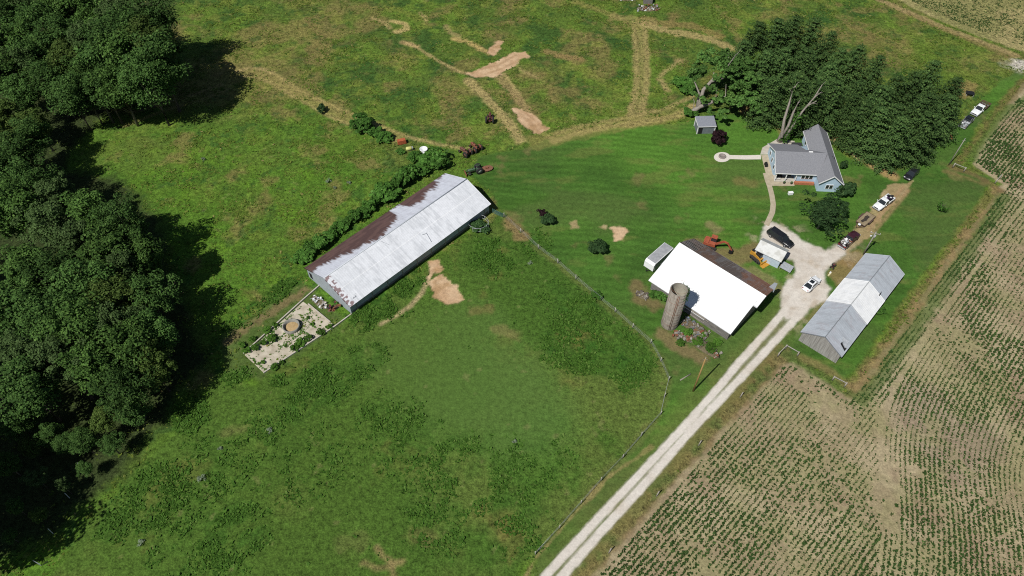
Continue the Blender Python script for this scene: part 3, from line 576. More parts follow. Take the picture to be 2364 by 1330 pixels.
zn = 3.4; old = roof_plane('roof', big, (xh - .4, yn, zn), (xa + .3, yn, zn), (xa, yr_ + .02, HRB - .06), (xh, yr_ + .02, HRB - .06), .10, M_roof_p, 240, 60, lambda u, v: c_old(1 - u, v)); old['label'] = 'rusty dark far slope of the barn roof with a patch of missing sheets'
b = MB(); wx0, wx1, wy0, wy1 = xa + .6, xb - .35, ye + .5, yn - .4
zf = lambda yy: 2.6 + (HRB - 2.6) * (yy - ye) / (yr_ - ye) - .14; zb = zn - .14 + (HRB - zn) * .05
b.add([(wx0, wy0, -.1), (wx1, wy0, -.1), (wx1, wy1, -.1), (wx0, wy1, -.1), (wx0, wy0, zf(wy0)), (wx1, wy0, zf(wy0)), (wx1, wy1, zb), (wx0, wy1, zb), (wx0, yr_, HRB - .16), (wx1, yr_, HRB - .16)],
      [(0, 1, 5, 4), (2, 3, 7, 6), (1, 2, 6, 9, 5), (3, 0, 4, 8, 7)], M_wood_d); b.build('wall', big)
b = MB(); random.seed(3)
for k in range(9): b.box((wx0 + 9 + random.uniform(-.5, .5) + k * .15, wy0 - .06, .35 + k * .2), (6.5 + random.uniform(-2, 1), .05, .10), random.choice([M_timber, M_white, M_timber, M_wood_d]))
b.build('siding_board', big)
b = MB(); b.box((wx0 - .03, wy0 + 1.6, 1.1), (.06, 2.2, 2.2), M_dark); b.build('doorway', big)
b = MB(); b.sideprism([(xh - .7, HRB - .5), (xh - .1, HRB - .3), (xh - .1, 3.4), (xh - 1.6, 3.2)], yn - 1.3, yn - 1.2, M_steel); b.build('loft_door', big)

# ---- long three-part shed on the right
shed = thing('machine_shed', 'long grey-roofed wooden shed with a bright white middle roof section, by the crop field', 'shed', (65.25, 82.45, 0), R(47.0))
L3, W3, HE3, HR3 = 26.8, 8.2, 2.6, 5.0; x, y = L3 / 2, W3 / 2
gable_walls(L3 - .7, W3 - .7, HE3 + .0, HR3 - .22, M_wood).build('wall', shed)
def grey_roof(s):
    def f(u, v):
        xx, yy = u * 10, v * 5
        b = np.zeros(u.shape + (3,)) + np.array((0.42, 0.455, 0.50)); b = mixc(b, (0.35, 0.375, 0.41), sstep(.45, .65, fbm(xx * 2, yy * .4, 1.2, 4, s)) * .7); b = mixc(b, (0.40, 0.40, 0.44), sstep(.5, .7, fbm(xx, yy, 4, 3, s + 1)) * .5)
        return mixc(b, (0.31, 0.25, 0.26), sstep(.62, .75, fbm(xx * 2, yy, 1.5, 4, s + 2)) * .25)
    return f
cuts = [-x, -x + 10.1, -x + 17.6, x]
for k in range(3):
    a, c = cuts[k], cuts[k + 1]; mid_ = k == 1; fn = white_roof if mid_ else grey_roof(241 + 5 * k); dz = .05 if mid_ else 0; ov = .12 if mid_ else 0
    for s_ in (-1, 1):
        ye_ = s_ * (y + ov * .5); q = ((a - ov, ye_, HE3 + dz), (c + ov, ye_, HE3 + dz), (c + ov, 0, HR3 + dz), (a - ov, 0, HR3 + dz)) if s_ < 0 else ((c + ov, ye_, HE3 + dz), (a - ov, ye_, HE3 + dz), (a - ov, 0, HR3 + dz), (c + ov, 0, HR3 + dz))
        r_ = roof_plane('roof', shed, *q, .07, M_roof_p, 60, 30, fn); r_['label'] = 'bright white middle section of the shed roof' if mid_ else 'dull grey end section of the shed roof'
b = MB(); b.slab([(-x + 2.0, -y + .45, HE3 + .35), (-x + 3.5, -y + .6, HE3 + .75), (-x + 3.3, -y + 1.9, HE3 + 1.2), (-x + 2.2, -y + 1.2, HE3 + .82)], .05, M_galv); b.build('loose_roof_sheet', shed)
b = MB(); b.slab([(-x + 1.5, -y + .25, HE3 + .16), (-x + 2.3, -y + .25, HE3 + .16), (-x + 2.5, -y + 1.5, HE3 + .90), (-x + 1.9, -y + 1.5, HE3 + .90)], .02, M_dark); b.build('roof_hole', shed)
b = MB(); b.tube([(4.0, -y + 1.3, HE3 + .7), (4.0, -y + 1.3, HE3 + 1.5)], .09, M_dark).tube([(3.4, -y + 1.25, HE3 + 1.45), (4.5, -y + 1.35, HE3 + 1.45)], .05, M_dark); b.build('roof_vent', shed)

# ---- L-shaped blue farmhouse
house = thing('farmhouse', 'light blue farmhouse with grey shingle L-shaped roof beside the pines', 'house', (59.2, 119.2, 0), R(-4.2))
wx_, we_, wr_ = 8.7, 14.15, 11.42; HRH = 5.2; HEH = 2.75
b = MB(); b.add([(.25, .3, 0), (4.7, .3, 0), (4.7, 2.0, 0), (.25, 2.0, 0)], [], M_blue)
b = MB()
# main wing (porch is cut out of its front left corner)
foot = [(.25, 2.0), (4.7, 2.0), (4.7, .3), (9.2, .3), (9.2, 9.9), (6.2, 9.9), (.25, 9.9)]
n = len(foot); vs0 = [(p[0], p[1], 0) for p in foot] + [(p[0], p[1], 2.6 if p[1] < 3 else 2.45) for p in foot]
b.add(vs0, [(i, (i + 1) % n, n + (i + 1) % n, n + i) for i in range(n)], M_blue)
b.add([(.25, 0.3, 2.75), (.25, 9.9, 2.45), (.25, 4.45, HRH - .2)], [(0, 1, 2)], M_blue); b.add([(.25, .3, 2.55), (.25, 2.0, 2.55), (.25, 2.0, 3.2), (.25, .3, 2.75)], [(0, 1, 2, 3)], M_blue)
# north-south wing with gables at both ends
for yy in (-2.5, 15.0): b.add([(wx_ + .4, yy, 0), (we_ - .35, yy, 0), (we_ - .35, yy, HEH), (wr_, yy, 4.72), (wx_ + .4, yy, HEH)], [(0, 1, 2, 3, 4)], M_blue)
for xx in (wx_ + .4, we_ - .35): b.add([(xx, -2.5, 0), (xx, 15.0, 0), (xx, 15.0, HEH), (xx, -2.5, HEH)], [(0, 1, 2, 3)], M_blue)
b.build('wall', house)
b = MB()
b.slab([(-.3, -.2, 2.72), (9.3, -.2, 2.72), (11.2, 4.45, HRH), (-.3, 4.45, HRH)], .12, M_grey_sh)
b.slab([(-.3, 4.46, HRH), (7.4, 4.46, HRH), (6.5, 10.3, 2.6), (-.3, 10.3, 2.6)], .12, M_grey_sh)
b.slab([(7.41, 4.46, HRH), (11.2, 4.46, HRH), (8.6, 7.3, 3.6), (6.95, 7.3, 3.6)], .12, M_grey_sh)
main_roof = b.build('roof', house); main_roof['label'] = 'grey shingle roof over the porch side of the house'
b = MB(); b.slab([(wx_, 15.35, 2.68), (wx_, -2.95, 2.68), (wr_, -2.95, 4.9), (wr_, 15.35, 4.9)], .12, M_grey_sh).slab([(we_, -2.95, 2.68), (we_, 15.35, 2.68), (wr_ + .005, 15.35, 4.9), (wr_ + .005, -2.95, 4.9)], .12, M_grey_sh)
roof_w = b.build('roof', house); roof_w['label'] = 'grey shingle roof of the long back wing'
b = MB()
for a, c in (((-.32, -.22, 2.62), (9.3, -.22, 2.62)), ((we_ + .03, -2.95, 2.6), (we_ + .03, 15.35, 2.6)), ((wx_ - .03, 7.4, 2.6), (wx_ - .03, 15.35, 2.6)), ((-.33, -.2, 2.62), (-.33, 4.45, HRH - .1)), ((-.33, 4.45, HRH - .1), (-.33, 10.3, 2.5)), ((wx_, -2.98, 2.6), (wr_, -2.98, 4.82)), ((we_, -2.98, 2.6), (wr_, -2.98, 4.82))):
    b.beam(a, c, .06, .2, M_trim)
b.build('gutter', house)
for px, py in ((13.1, 5.3), (13.4, 4.9)):
    vp = MB(); vp.cyl((px, py, 3.2), (px, py, 3.75), .09, .09, M_black, 8); vp.build('vent_pipe', roof_w)
MB().box((7.6, 4.6, HRH + .05), (.9, .3, .14), M_trim).build('ridge_vent', main_roof)
b = MB(); b.box((2.45, 1.0, .14), (4.5, 2.2, .28), M_conc); b.build('porch_deck', house)
for px in (.2, 2.45, 4.65):
    MB().box((px, .1, 1.48), (.16, .16, 2.45), M_trim).build('porch_post', house)
for a, c in ((.3, 1.0), (2.6, 3.3)): MB().beam((a, .1, .95), (a + 1.0, .1, .95), .05, .06, M_trim).build('porch_rail', house)
def window(parent, c, w, h, face, n=1):
    """face: 's' looks to -y, 'w' looks to -x"""
    f = MB(); p = MB(); d = (w, .10, h) if face == 's' else (.10, w, h); off = (0, -.05, 0) if face == 's' else (-.05, 0, 0)
    f.box((c[0], c[1], c[2]), d, M_trim); fr = f.build('window', parent)
    for k in range(n):
        sh = (k - (n - 1) / 2) * w / n; pw = w / n - .16
        if face == 's': p.box((c[0] + sh, c[1] - .045, c[2]), (pw, .05, h - .2), M_glass)
        else: p.box((c[0] - .045, c[1] + sh, c[2]), (.05, pw, h - .2), M_glass)
    p.build('pane', fr)
window(house, (7.1, .27, 1.7), 2.6, 1.35, 's', 3); window(house, (.22, 3.2, 1.6), .8, 1.2, 'w'); window(house, (.22, 5.6, 1.6), .8, 1.2, 'w'); window(house, (.22, 7.9, 1.6), .8, 1.2, 'w'); window(house, (1.6, 1.96, 1.6), 1.4, 1.3, 's')
window(house, (wx_ + .36, 12.3, 1.6), .9, 1.1, 'w'); window(house, (11.4, -2.53, 1.5), 1.6, 1.2, 's', 2)
b = MB(); b.box((3.7, 1.96, 1.2), (.95, .08, 2.0), M_dark); d_ = b.build('door', house); MB().ball((4.05, 1.9, 1.15), .04, M_galv, 6, 4).build('handle', d_)
b = MB(); b.box((6.7, -.35, .3), (4.3, .6, .6), M_brick); b.build('brick_planter', house)
def small_tag(name, mb, label, cat, loc, rz=0, group=None, bevel=0): return tag(mb.build(name, None, loc, rz, bevel), label, cat, group)
hM = Matrix.Translation((59.2, 119.2, 0)) @ Matrix.Rotation(R(-4.2), 4, 'Z')
def in_house(x, y, z): return hM @ Vector((x, y, z))
# porch bench, plant pots, grill, hot tub
b = MB(); b.box((0, 0, .42), (1.5, .5, .06), M_black).box((0, .25, .7), (1.5, .05, .45), M_black)
for sx in (-.65, .65): b.box((sx, 0, .2), (.06, .45, .4), M_black)
small_tag('porch_bench', b, 'dark bench on the farmhouse front porch', 'bench', in_house(1.3, 1.2, .28), R(-4.2))
for k, (px, py) in enumerate(((2.3, -.45), (3.9, -.5))):
    b = MB(); b.lathe([(.01, 0), (.2, 0), (.27, .4), (.22, .4), (.2, .3), (.01, .3)], (0, 0, 0), M_black, 12).ball((0, 0, .5), (.25, .25, .25), mat('pot_foliage', (.04, .08, .03), (.06, .11, .03), 8), 8, 5)
    small_tag('plant_pot', b, 'potted plant at the foot of the middle porch post' if k == 0 else 'potted plant beside the right porch post', 'plant pot', in_house(px, py, 0), 0, 'pots along the porch')
b = MB(); b.box((0, 0, .55), (.6, 1.1, .5), M_black, taper=.9).box((0, 0, .95), (.5, .8, .3), M_black, taper=.7)
for sx in (-.25, .25):
    for sy in (-.4, .4): b.box((sx, sy, .15), (.06, .06, .3), M_black)
small_tag('barbecue_grill', b, 'black barbecue grill on the walk beside the house gable', 'grill', in_house(-.95, 5.2, 0), R(-4.2))
b = MB(); b.box((0, 0, .4), (2.3, 2.3, .8), M_black, taper=.97).box((0, 0, .86), (2.4, 2.4, .1), mat('tub_cover', (.03, .032, .036), (.05, .052, .056), 3, .6))
small_tag('hot_tub', b, 'black covered hot tub in the courtyard behind the house', 'hot tub', in_house(7.3, 12.0, .02), R(-4.2))
b = MB(); b.beam((0, 0, .5), (1.2, 0, .5), .08, .5, M_rust).box((.5, .5, .25), (.7, .5, .5), M_rust).box((.2, -.4, .5), (.4, .4, .4), M_white)
for sx in (0, 1.2): b.box((sx, 0, .25), (.08, .4, .5), M_rust)
small_tag('garden_chair', b, 'reddish garden chair in the courtyard corner against the house', 'chair', in_house(7.1, 8.6, .02), R(30))
b = MB(); b.tube([(-1.6, 0, .75), (-1.3, 0, .75), (1.3, 0, .75), (1.6, 0, .75)], [.28, .52, .52, .28], M_white, 14).box((-.9, 0, .12), (.25, .6, .3), M_conc).box((.9, 0, .12), (.25, .6, .3), M_conc).cyl((0, 0, 1.2), (0, 0, 1.45), .17, .17, M_white, 8)
p = at(1860, 290); small_tag('propane_tank', b, 'white propane tank under the pines behind the dead tree', 'tank', (p.x, p.y, 0), R(-20))

# ---- little grey garden shed
p = at(1620, 303); gs = thing('garden_shed', 'small slate-grey shed with white corner trim under the leaning dead trunk', 'shed', (p.x + .6, p.y + .6, 0), R(2))
M_slate = mat('slate_siding', (.13, .15, .17), (.17, .19, .21), 2, .7, wave=('X', 3, .3)); M_slate_r = mat('slate_roof', (.20, .215, .25), (.25, .265, .30), 4, .7)
MB().box((0, 0, 1.1), (4.1, 3.1, 2.3), M_slate).build('wall', gs)
MB().slab([(-2.25, -1.75, 2.32), (2.25, -1.75, 2.32), (2.25, 1.75, 2.75), (-2.25, 1.75, 2.75)], .10, M_slate_r).build('roof', gs)
for sx in (-2.07, 2.07):
    for sy in (-1.57, 1.57): MB().box((sx, sy, 1.1), (.16, .16, 2.28), M_trim).build('corner_board', gs)
MB().box((0, -1.79, 2.22), (4.5, .05, .16), M_trim).build('fascia', gs); MB().box((-2.27, 0, 2.45), (.05, 3.5, .16), M_trim).build('fascia', gs)
MB().box((-1.35, -1.57, .95), (.9, .05, 1.8), M_dark).build('door', gs)

# ---- small gabled outbuilding beside the black van
p0, p1 = at(1755, 555, 3.0), at(1800, 588, 3.0)
o_ = thing('tool_shed', 'small pale outbuilding with white tin roof between the black van and the skid loader', 'shed', (45.0, 93.5, 0), R(-38))
q = (at(1751, 556, 0) + at(1812, 600, 0)) / 2
oc = (at(1768, 541, 3.2) + at(1817, 566, 3.2) + at(1799, 588, 3.2) + at(1751, 562, 3.2)) / 4; o_.location = (oc.x, oc.y - .7, 0); o_.rotation_euler.z = R(-37)
gable_walls(5.2, 3.6, 2.3, 3.4, mat('blue_grey_tin', (.40, .48, .58), (.46, .54, .63), 1.5, .5, wave=('X', 4, .3))).build('wall', o_)
tin = lambda u, v: mixc(np.zeros(u.shape + (3,)) + np.array((.55, .56, .55)), (.40, .40, .37), sstep(.45, .65, fbm(u * 6, v * 2, 1.2, 4, 261)) * .7)
roof_plane('roof', o_, (-2.85, -2.1, 2.25), (2.85, -2.1, 2.25), (2.85, 0, 3.5), (-2.85, 0, 3.5), .06, M_roof_p, 40, 20, tin); roof_plane('roof', o_, (2.85, 2.1, 2.25), (-2.85, 2.1, 2.25), (-2.85, 0, 3.5), (2.85, 0, 3.5), .06, M_roof_p, 40, 20, tin)
b = MB(); b.box((2.63, 0, 1.0), (.06, 1.2, 1.9), M_dark); b.build('door', o_)
b = MB(); b.slab([(2.9, -1.9, .75), (5.2, -1.9, .6), (5.2, .1, .6), (2.9, .1, .75)], .06, M_galv); b.box((3.0, -.9, .33), (.1, 1.8, .66), M_timber).box((5.0, -.9, .27), (.1, 1.8, .54), M_timber); 
tag(link_mesh('low_lean_to', b.mesh('low_lean_to')), 'low sheet of grey tin on posts at the end of the small outbuilding', 'lean-to'); lo = bpy.data.objects['low_lean_to']; lo.location = o_.location; lo.rotation_euler = o_.rotation_euler
gt = thing('pipe_gate_stack', 'rusty pipe livestock panels leaning by the small outbuilding', 'gate', tuple(at(1806, 612)), R(-37))
for k in range(2):
    b = MB(); zz = .1 + .35 * k
    for r_ in range(4): b.tube([(-1.7, -.5 + r_ * .33, zz + .2 * r_ * .3), (1.7, -.5 + r_ * .33, zz + .2 * r_ * .3)], .03, M_rust, 5)
    for sx in (-1.7, 0, 1.7): b.tube([(sx, -.9, zz - .05), (sx, .6, zz + .2)], .03, M_rust, 5)
    b.build('panel', gt)

# ---- concrete-stave silo with vines
base = at(1547, 757); silo = thing('stave_silo', 'tall roofless concrete silo with vines on its rim, against the white barn', 'silo', (base.x, base.y + 1.0, 0))
M_silo = mat('silo_staves', (.185, .16, .135), (.30, .27, .235), 1.6, .95, stretch=(3, 3, .4), wave=('Z', 1.1, .9)); M_silo_in = mat('silo_inner', (.30, .28, .23), (.36, .34, .28), 2, .95)
HS, RS = 10.3, 1.60
b = MB(); b.lathe([(RS + .03, -.2), (RS, .3), (RS, HS), (RS - .15, HS)], (0, 0, 0), M_silo, 40); b.build('wall', silo)
MB().lathe([(RS - .15, HS), (RS - .15, 3.0), (.01, 2.9)], (0, 0, 0), M_silo_in, 40).build('lining', silo)
b = MB()
for k in range(14): z = .6 + k * .8; b.lathe([(RS + .015, z), (RS + .04, z + .02), (RS + .015, z + .05)], (0, 0, 0), M_rust if k % 4 == 1 else M_silo, 40)
b.build('hoop', silo)
a_ = R(-100); b = MB()
for s_ in (-.22, .22): b.tube([((RS + .05) * math.cos(a_ + s_ * .35), (RS + .05) * math.sin(a_ + s_ * .35), .3), ((RS + .05) * math.cos(a_ + s_ * .35), (RS + .05) * math.sin(a_ + s_ * .35), HS)], .035, M_rust, 5)
b.build('ladder', silo)

# ---- slabs, walks, pits lying on the ground
def sheet(name, pts, z, m, th=.12): b = MB(); pp = ats(pts); b.prism([(p.x, p.y) for p in pp], z - th, z, m); o = b.build(name); o['kind'] = 'structure'; return o
def strip(name, pts, w, z, m):
    P = ats(pts); b = MB(); Lp, Rp = [], []
    for i, p in enumerate(P):
        d = (P[min(i + 1, len(P) - 1)] - P[max(i - 1, 0)]).normalized(); nn = Vector((-d.y, d.x, 0)) * w / 2; Lp.append(p + nn); Rp.append(p - nn)
    for i in range(len(P) - 1): b.slab([(q.x, q.y, z) for q in (Rp[i], Rp[i + 1], Lp[i + 1], Lp[i])], .12, m)
    o = b.build(name); o['kind'] = 'structure'; return o
strip('footpath', [(1767, 400), (1772, 418), (1777, 432), (1782, 452), (1785, 472), (1783, 490), (1776, 506), (1769, 520)], 1.15, .05, M_conc_w)
sheet('patio', [(1755, 357), (1760, 341), (1796, 320), (1834, 326), (1838, 344), (1776, 356), (1771, 357)], .046, M_conc)
sheet('front_walk', [(1757, 358), (1773, 357.5), (1788, 419), (1834, 421), (1834, 429.5), (1775, 429)], .042, M_conc_w)
pts = [(1667 + 19 * math.cos(t), 363 + 11.5 * math.sin(t)) for t in np.linspace(R(25), R(335), 18)]
sheet('fire_pit_path', pts + [(1690, 358.5), (1720, 359), (1756, 358), (1757, 368), (1720, 368.5), (1690, 367.5)], .05, M_chip)
p = at(1667, 362.5); b = MB(); b.lathe([(.85, .0), (.85, .32), (.6, .32), (.55, .06), (.01, .06)], (0, 0, .04), mat('ring_stone', (.28, .24, .22), (.2, .17, .16), 6, .9), 18).box((.1, 0, .2), (.7, .12, .12), M_timber)
small_tag('fire_pit', b, 'round stone fire pit in the white gravel circle', 'fire pit', tuple(p))
# ================================================================== VEGETATION
M_leaf_oak = leaf_mat('broad_leaves', (0.033, 0.075, 0.016), (0.085, 0.165, 0.034), (0.130, 0.220, 0.055))
M_leaf_wood = leaf_mat('wood_leaves', (0.030, 0.072, 0.017), (0.080, 0.159, 0.036), (0.126, 0.218, 0.056))
M_leaf_silver = leaf_mat('silvery_leaves', (0.037, 0.071, 0.020), (0.084, 0.138, 0.043), (0.132, 0.185, 0.072))
M_leaf_olive = leaf_mat('olive_leaves', (0.040, 0.074, 0.014), (0.100, 0.157, 0.034), (0.152, 0.201, 0.052))
M_leaf_dark = leaf_mat('dark_leaves', (0.021, 0.052, 0.018), (0.052, 0.107, 0.034), (0.085, 0.150, 0.052))
M_leaf_yel = leaf_mat('yellow_green_leaves', (0.060, 0.120, 0.022), (0.132, 0.222, 0.036), (0.180, 0.276, 0.060))
M_leaf_maple = leaf_mat('maple_leaves', (0.046, 0.110, 0.024), (0.100, 0.200, 0.045), (0.16, 0.27, 0.08))
M_leaf_pur = leaf_mat('purple_leaves', (0.016, 0.008, 0.011), (0.040, 0.018, 0.022), (0.060, 0.030, 0.030))
M_leaf_hedge = leaf_mat('hedge_leaves', (0.037, 0.101, 0.016), (0.081, 0.190, 0.032), (0.138, 0.241, 0.069))
M_pine = leaf_mat('pine_needles', (0.027, 0.062, 0.018), (0.078, 0.139, 0.038), (0.128, 0.199, 0.055), trans=.05)
M_weed = leaf_mat('weed_leaves', (0.038, 0.100, 0.012), (0.085, 0.180, 0.026), (0.14, 0.22, 0.05))
M_tuft = leaf_mat('grass_tufts', (0.055, 0.110, 0.014), (0.150, 0.195, 0.034), (0.30, 0.26, 0.10))
M_crop = leaf_mat('seedling_leaves', (0.020, 0.046, 0.011), (0.046, 0.088, 0.021), (0.075, 0.13, 0.036))
M_bark = mat('bark', (0.085, 0.07, 0.055), (0.15, 0.13, 0.11), 3, .95, bump=.6, stretch=(2, 2, .5))
M_dead = mat('bare_grey_wood', (0.20, 0.175, 0.15), (0.31, 0.28, 0.245), 2.5, .9, bump=.5, stretch=(3, 3, .4))

def leaf_quads(P, N, size, rg, fold=True):
    """P centres (n,3), N normals (n,3), size (n,): one leaf clump = a bent diamond of two triangles-ish quads"""
    n = len(P); N = N / (np.linalg.norm(N, axis=1, keepdims=True) + 1e-9)
    A = rg.normal(size=(n, 3)); T_ = np.cross(N, A); T_ /= (np.linalg.norm(T_, axis=1, keepdims=True) + 1e-9); B_ = np.cross(N, T_)
    s = size[:, None]; asp = rg.uniform(.55, 1.0, (n, 1))
    droop = N * (s * rg.uniform(-.25, .1, (n, 1)))
    V_ = np.stack([P - T_ * s * .5 + droop, P - B_ * s * .5 * asp, P + T_ * s * .5 + droop, P + B_ * s * .5 * asp], 1).reshape(-1, 3)
    return V_, np.arange(n * 4).reshape(n, 4)
def unit(rg, n):
    v = rg.normal(size=(n, 3)); return v / np.linalg.norm(v, axis=1, keepdims=True)
def crown_mesh(name, m, seed, R_, H, z0, nclump, per, leaf, flat=0.75, lumpy=0.30, up=0.5, bottom=0.15, clr=.26):
    """crown = leaf clumps gathered on lobes over an irregular ellipsoid; trunk axis at the origin, crown from z0 to H"""
    rg = np.random.default_rng(seed); cz = (z0 + H) / 2; hz = (H - z0) / 2
    d = unit(rg, nclump * 3); d = d[d[:, 2] > -1 + bottom * 2][:nclump]
    # lobes
    L = unit(rg, 9); L[:, 2] = np.abs(L[:, 2]) * .8; lob = (np.maximum(0, d @ L.T) ** 6).max(1)
    rad = (1 - lumpy) + lumpy * 1.15 * lob + rg.normal(0, .07, len(d)); rad *= rg.choice([1, 1, 1, .72, .5], len(d))
    Cc = np.stack([d[:, 0] * R_ * rad, d[:, 1] * R_ * rad, cz + d[:, 2] * hz * rad], 1)
    cr = R_ * clr * rg.uniform(.6, 1.25, len(Cc))
    k = np.repeat(np.arange(len(Cc)), per); q = unit(rg, len(k)); q[:, 2] = np.where(q[:, 2] < -.3, -q[:, 2], q[:, 2])
    rr = rg.uniform(.45, 1.0, len(k)) ** .5
    P = Cc[k] + q * (cr[k] * rr)[:, None] * np.array([1, 1, flat])
    N = q * .8 + np.array([0, 0, up]) + rg.normal(0, .45, q.shape)
    V_, F_ = leaf_quads(P, N, leaf * rg.uniform(.6, 1.35, len(P)), rg)
    return np_mesh(name, V_, F_, [m]), Cc
def branch_mesh(name, m, seed, targets, H, z0, r, nb=9, lean=(0, 0)):
    rg = np.random.default_rng(seed); b = MB(); top = Vector((lean[0], lean[1], H * .78))
    b.tube([(0, 0, -.2), (lean[0] * .15 + rg.normal(0, .08), lean[1] * .15, H * .25), (lean[0] * .5 + rg.normal(0, .15), lean[1] * .5 + rg.normal(0, .15), H * .5), tuple(top)], [r * 1.25, r * .85, r * .55, r * .12], m, 8)
    for t in targets[rg.permutation(len(targets))[:nb]]:
        zb = min(max(z0 * .8, t[2] * rg.uniform(.35, .6)), H * .6); f = zb / (H * .78)
        a = Vector((lean[0] * f * .7, lean[1] * f * .7, zb)); e = Vector(t); mid_ = a.lerp(e, .5) + Vector((0, 0, -.06 * (e - a).length))
        b.tube([a, mid_, e], [r * .38, r * .22, r * .05], m, 5)
    return b.mesh(name)
def pine_mesh(name, seed, R_, H, tiers=15):
    rg = np.random.default_rng(seed); Ps, Ns, Ss = [], [], []
    for i in range(tiers):
        f = i / (tiers - 1); z = H * (.07 + .90 * f); L = R_ * ((1 - f) ** .58 * (.84 + .16 * rg.random()) + .20)
        nb = max(4, int(round(8 - 3 * f))); a0 = rg.uniform(0, 6.28)
        for j in range(nb):
            a = a0 + 6.283 * j / nb + rg.normal(0, .16); Lb = L * rg.uniform(.72, 1.12)
            ns = max(2, int(Lb / .75))
            for q in range(ns):
                t = (q + .7) / ns; r_ = Lb * t; w = (.50 + .50 * t * (1 - .35 * t)) * (1 - .30 * f)
                n = int(22 + 16 * t); c = np.array([r_ * math.cos(a), r_ * math.sin(a), z - .10 * Lb * t + .22 * Lb * max(0, t - .55)])
                P = c + rg.normal(size=(n, 3)) * np.array([w * .62, w * .62, w * .20]); Ps.append(P)
                out = np.array([math.cos(a), math.sin(a), 0]) * .35; Ns.append(rg.normal(0, .38, (n, 3)) + out + np.array([0, 0, 1.0])); Ss.append(rg.uniform(.20, .44, n))
    P = np.concatenate(Ps); V_, F_ = leaf_quads(P, np.concatenate(Ns), np.concatenate(Ss), rg); return np_mesh(name, V_, F_, [M_pine])
def tree_copy(src, name, label, cat, loc, rz, sc, group=None):
    t = thing(name, label, cat, loc, rz, group); t.scale = (sc[0], sc[0], sc[1]) if hasattr(sc, '__len__') else (sc, sc, sc)
    for k, me in src: link_mesh(k, me, t)
    return t

# ---- pines behind the house
pine_src = []
for s in range(6):
    H_ = 14.0; b = MB(); b.tube([(0, 0, -.2), (0, 0, H_ * .5), (0, 0, H_ * .97)], [.26, .17, .03], M_bark, 7)
    pine_src.append([('trunk', b.mesh('pine_trunk')), ('crown', pine_mesh('pine_crown', 300 + s, 3.9, H_))])
PG = 'pines in the dense stand behind the house'
def base_from_top(u, v, h): p = at(u, v, h); return (p.x, p.y)
PINES = [  # (u, v of the tip, height, label)
 (1722, 92, 13, 'dark pine at the meadow corner of the stand, behind the yellow-green tree'), (1757, 50, 14.5, 'tall pine leftmost along the skyline edge of the stand'),
 (1800, 42, 15, 'tall pine second along the skyline edge of the stand'), (1842, 36, 15.5, 'tallest-looking pine at the top edge of the stand'), (1886, 42, 15, 'tall pine right of the topmost pine of the stand'),
 (1925, 72, 14, 'pine stepping down on the meadow edge right of the tallest four'), (1948, 112, 13, 'shorter pine where the meadow edge of the stand first steps down'),
 (1990, 104, 14.5, 'pine forming the middle hump of the meadow edge'), (2036, 128, 13.5, 'pine on the shoulder right of the middle hump of the stand'), (2078, 175, 13, 'pine in the dip of the stand before the right-hand tall pine'),
 (2118, 168, 13.5, 'pine just left of the tall pine at the right end'), (2165, 140, 15, 'tall pine with a pointed tip at the right end of the stand')]
INNER = [(1775, 118, 14), (1820, 108, 14), (1868, 110, 14), (1915, 140, 13.5), (1800, 178, 13.5), (1848, 172, 13.5), (1895, 190, 14), (1945, 185, 14), (1992, 182, 13.5), (2040, 205, 14), (2085, 238, 13.5), (2130, 228, 14), (2160, 215, 14), (2000, 232, 13), (2050, 250, 13), (2100, 262, 13.5), (2150, 250, 14)]
FRONT = [(1785, 262, 10, 'low front pine above the upper end of the tan needle strip'), (1832, 268, 10.5, 'low front pine just behind the propane tank'), (1885, 268, 11, 'front pine rising behind the back wing of the house'), (1938, 306, 11, 'front pine over the worn path beside the back wing'), (1985, 334, 11, 'front pine nearest the bush by the house wall'), (2032, 354, 11, 'front pine overhanging the tan needle-strewn lawn edge'), (2072, 360, 11, 'front pine shading the tail of the black car'), (2112, 353, 11, 'front pine directly behind the parked black car'), (2146, 318, 12, 'front pine above the orange riding mower'), (2158, 280, 12.5, 'pine beside the silver pickup on the grass lane')]
k = 0; random.seed(5)
for u, v, h, lab in PINES:
    x, y = base_from_top(u, v, h); tree_copy(pine_src[k % 6], 'pine_tree', lab, 'pine tree', (x, y, 0), random.uniform(0, 6.28), (h / 14 * random.uniform(.98, 1.12), h / 14), PG); k += 1
for u, v, h in INNER:
    x, y = base_from_top(u + random.uniform(-8, 8), v + random.uniform(-6, 6), h); tree_copy(pine_src[k % 6], 'pine_tree', 'dark green pine in the middle of the stand, hemmed in by other pines', 'pine tree', (x, y, 0), random.uniform(0, 6.28), (h / 14 * random.uniform(.98, 1.15), h / 14 * random.uniform(.95, 1.04)), PG); k += 1
for u, v, h, lab in FRONT:
    x, y = at(u, v)[:2]; tree_copy(pine_src[k % 6], 'pine_tree', lab, 'pine tree', (x, y, 0), random.uniform(0, 6.28), (h / 14 * random.uniform(1.1, 1.25), h / 14), PG); k += 1

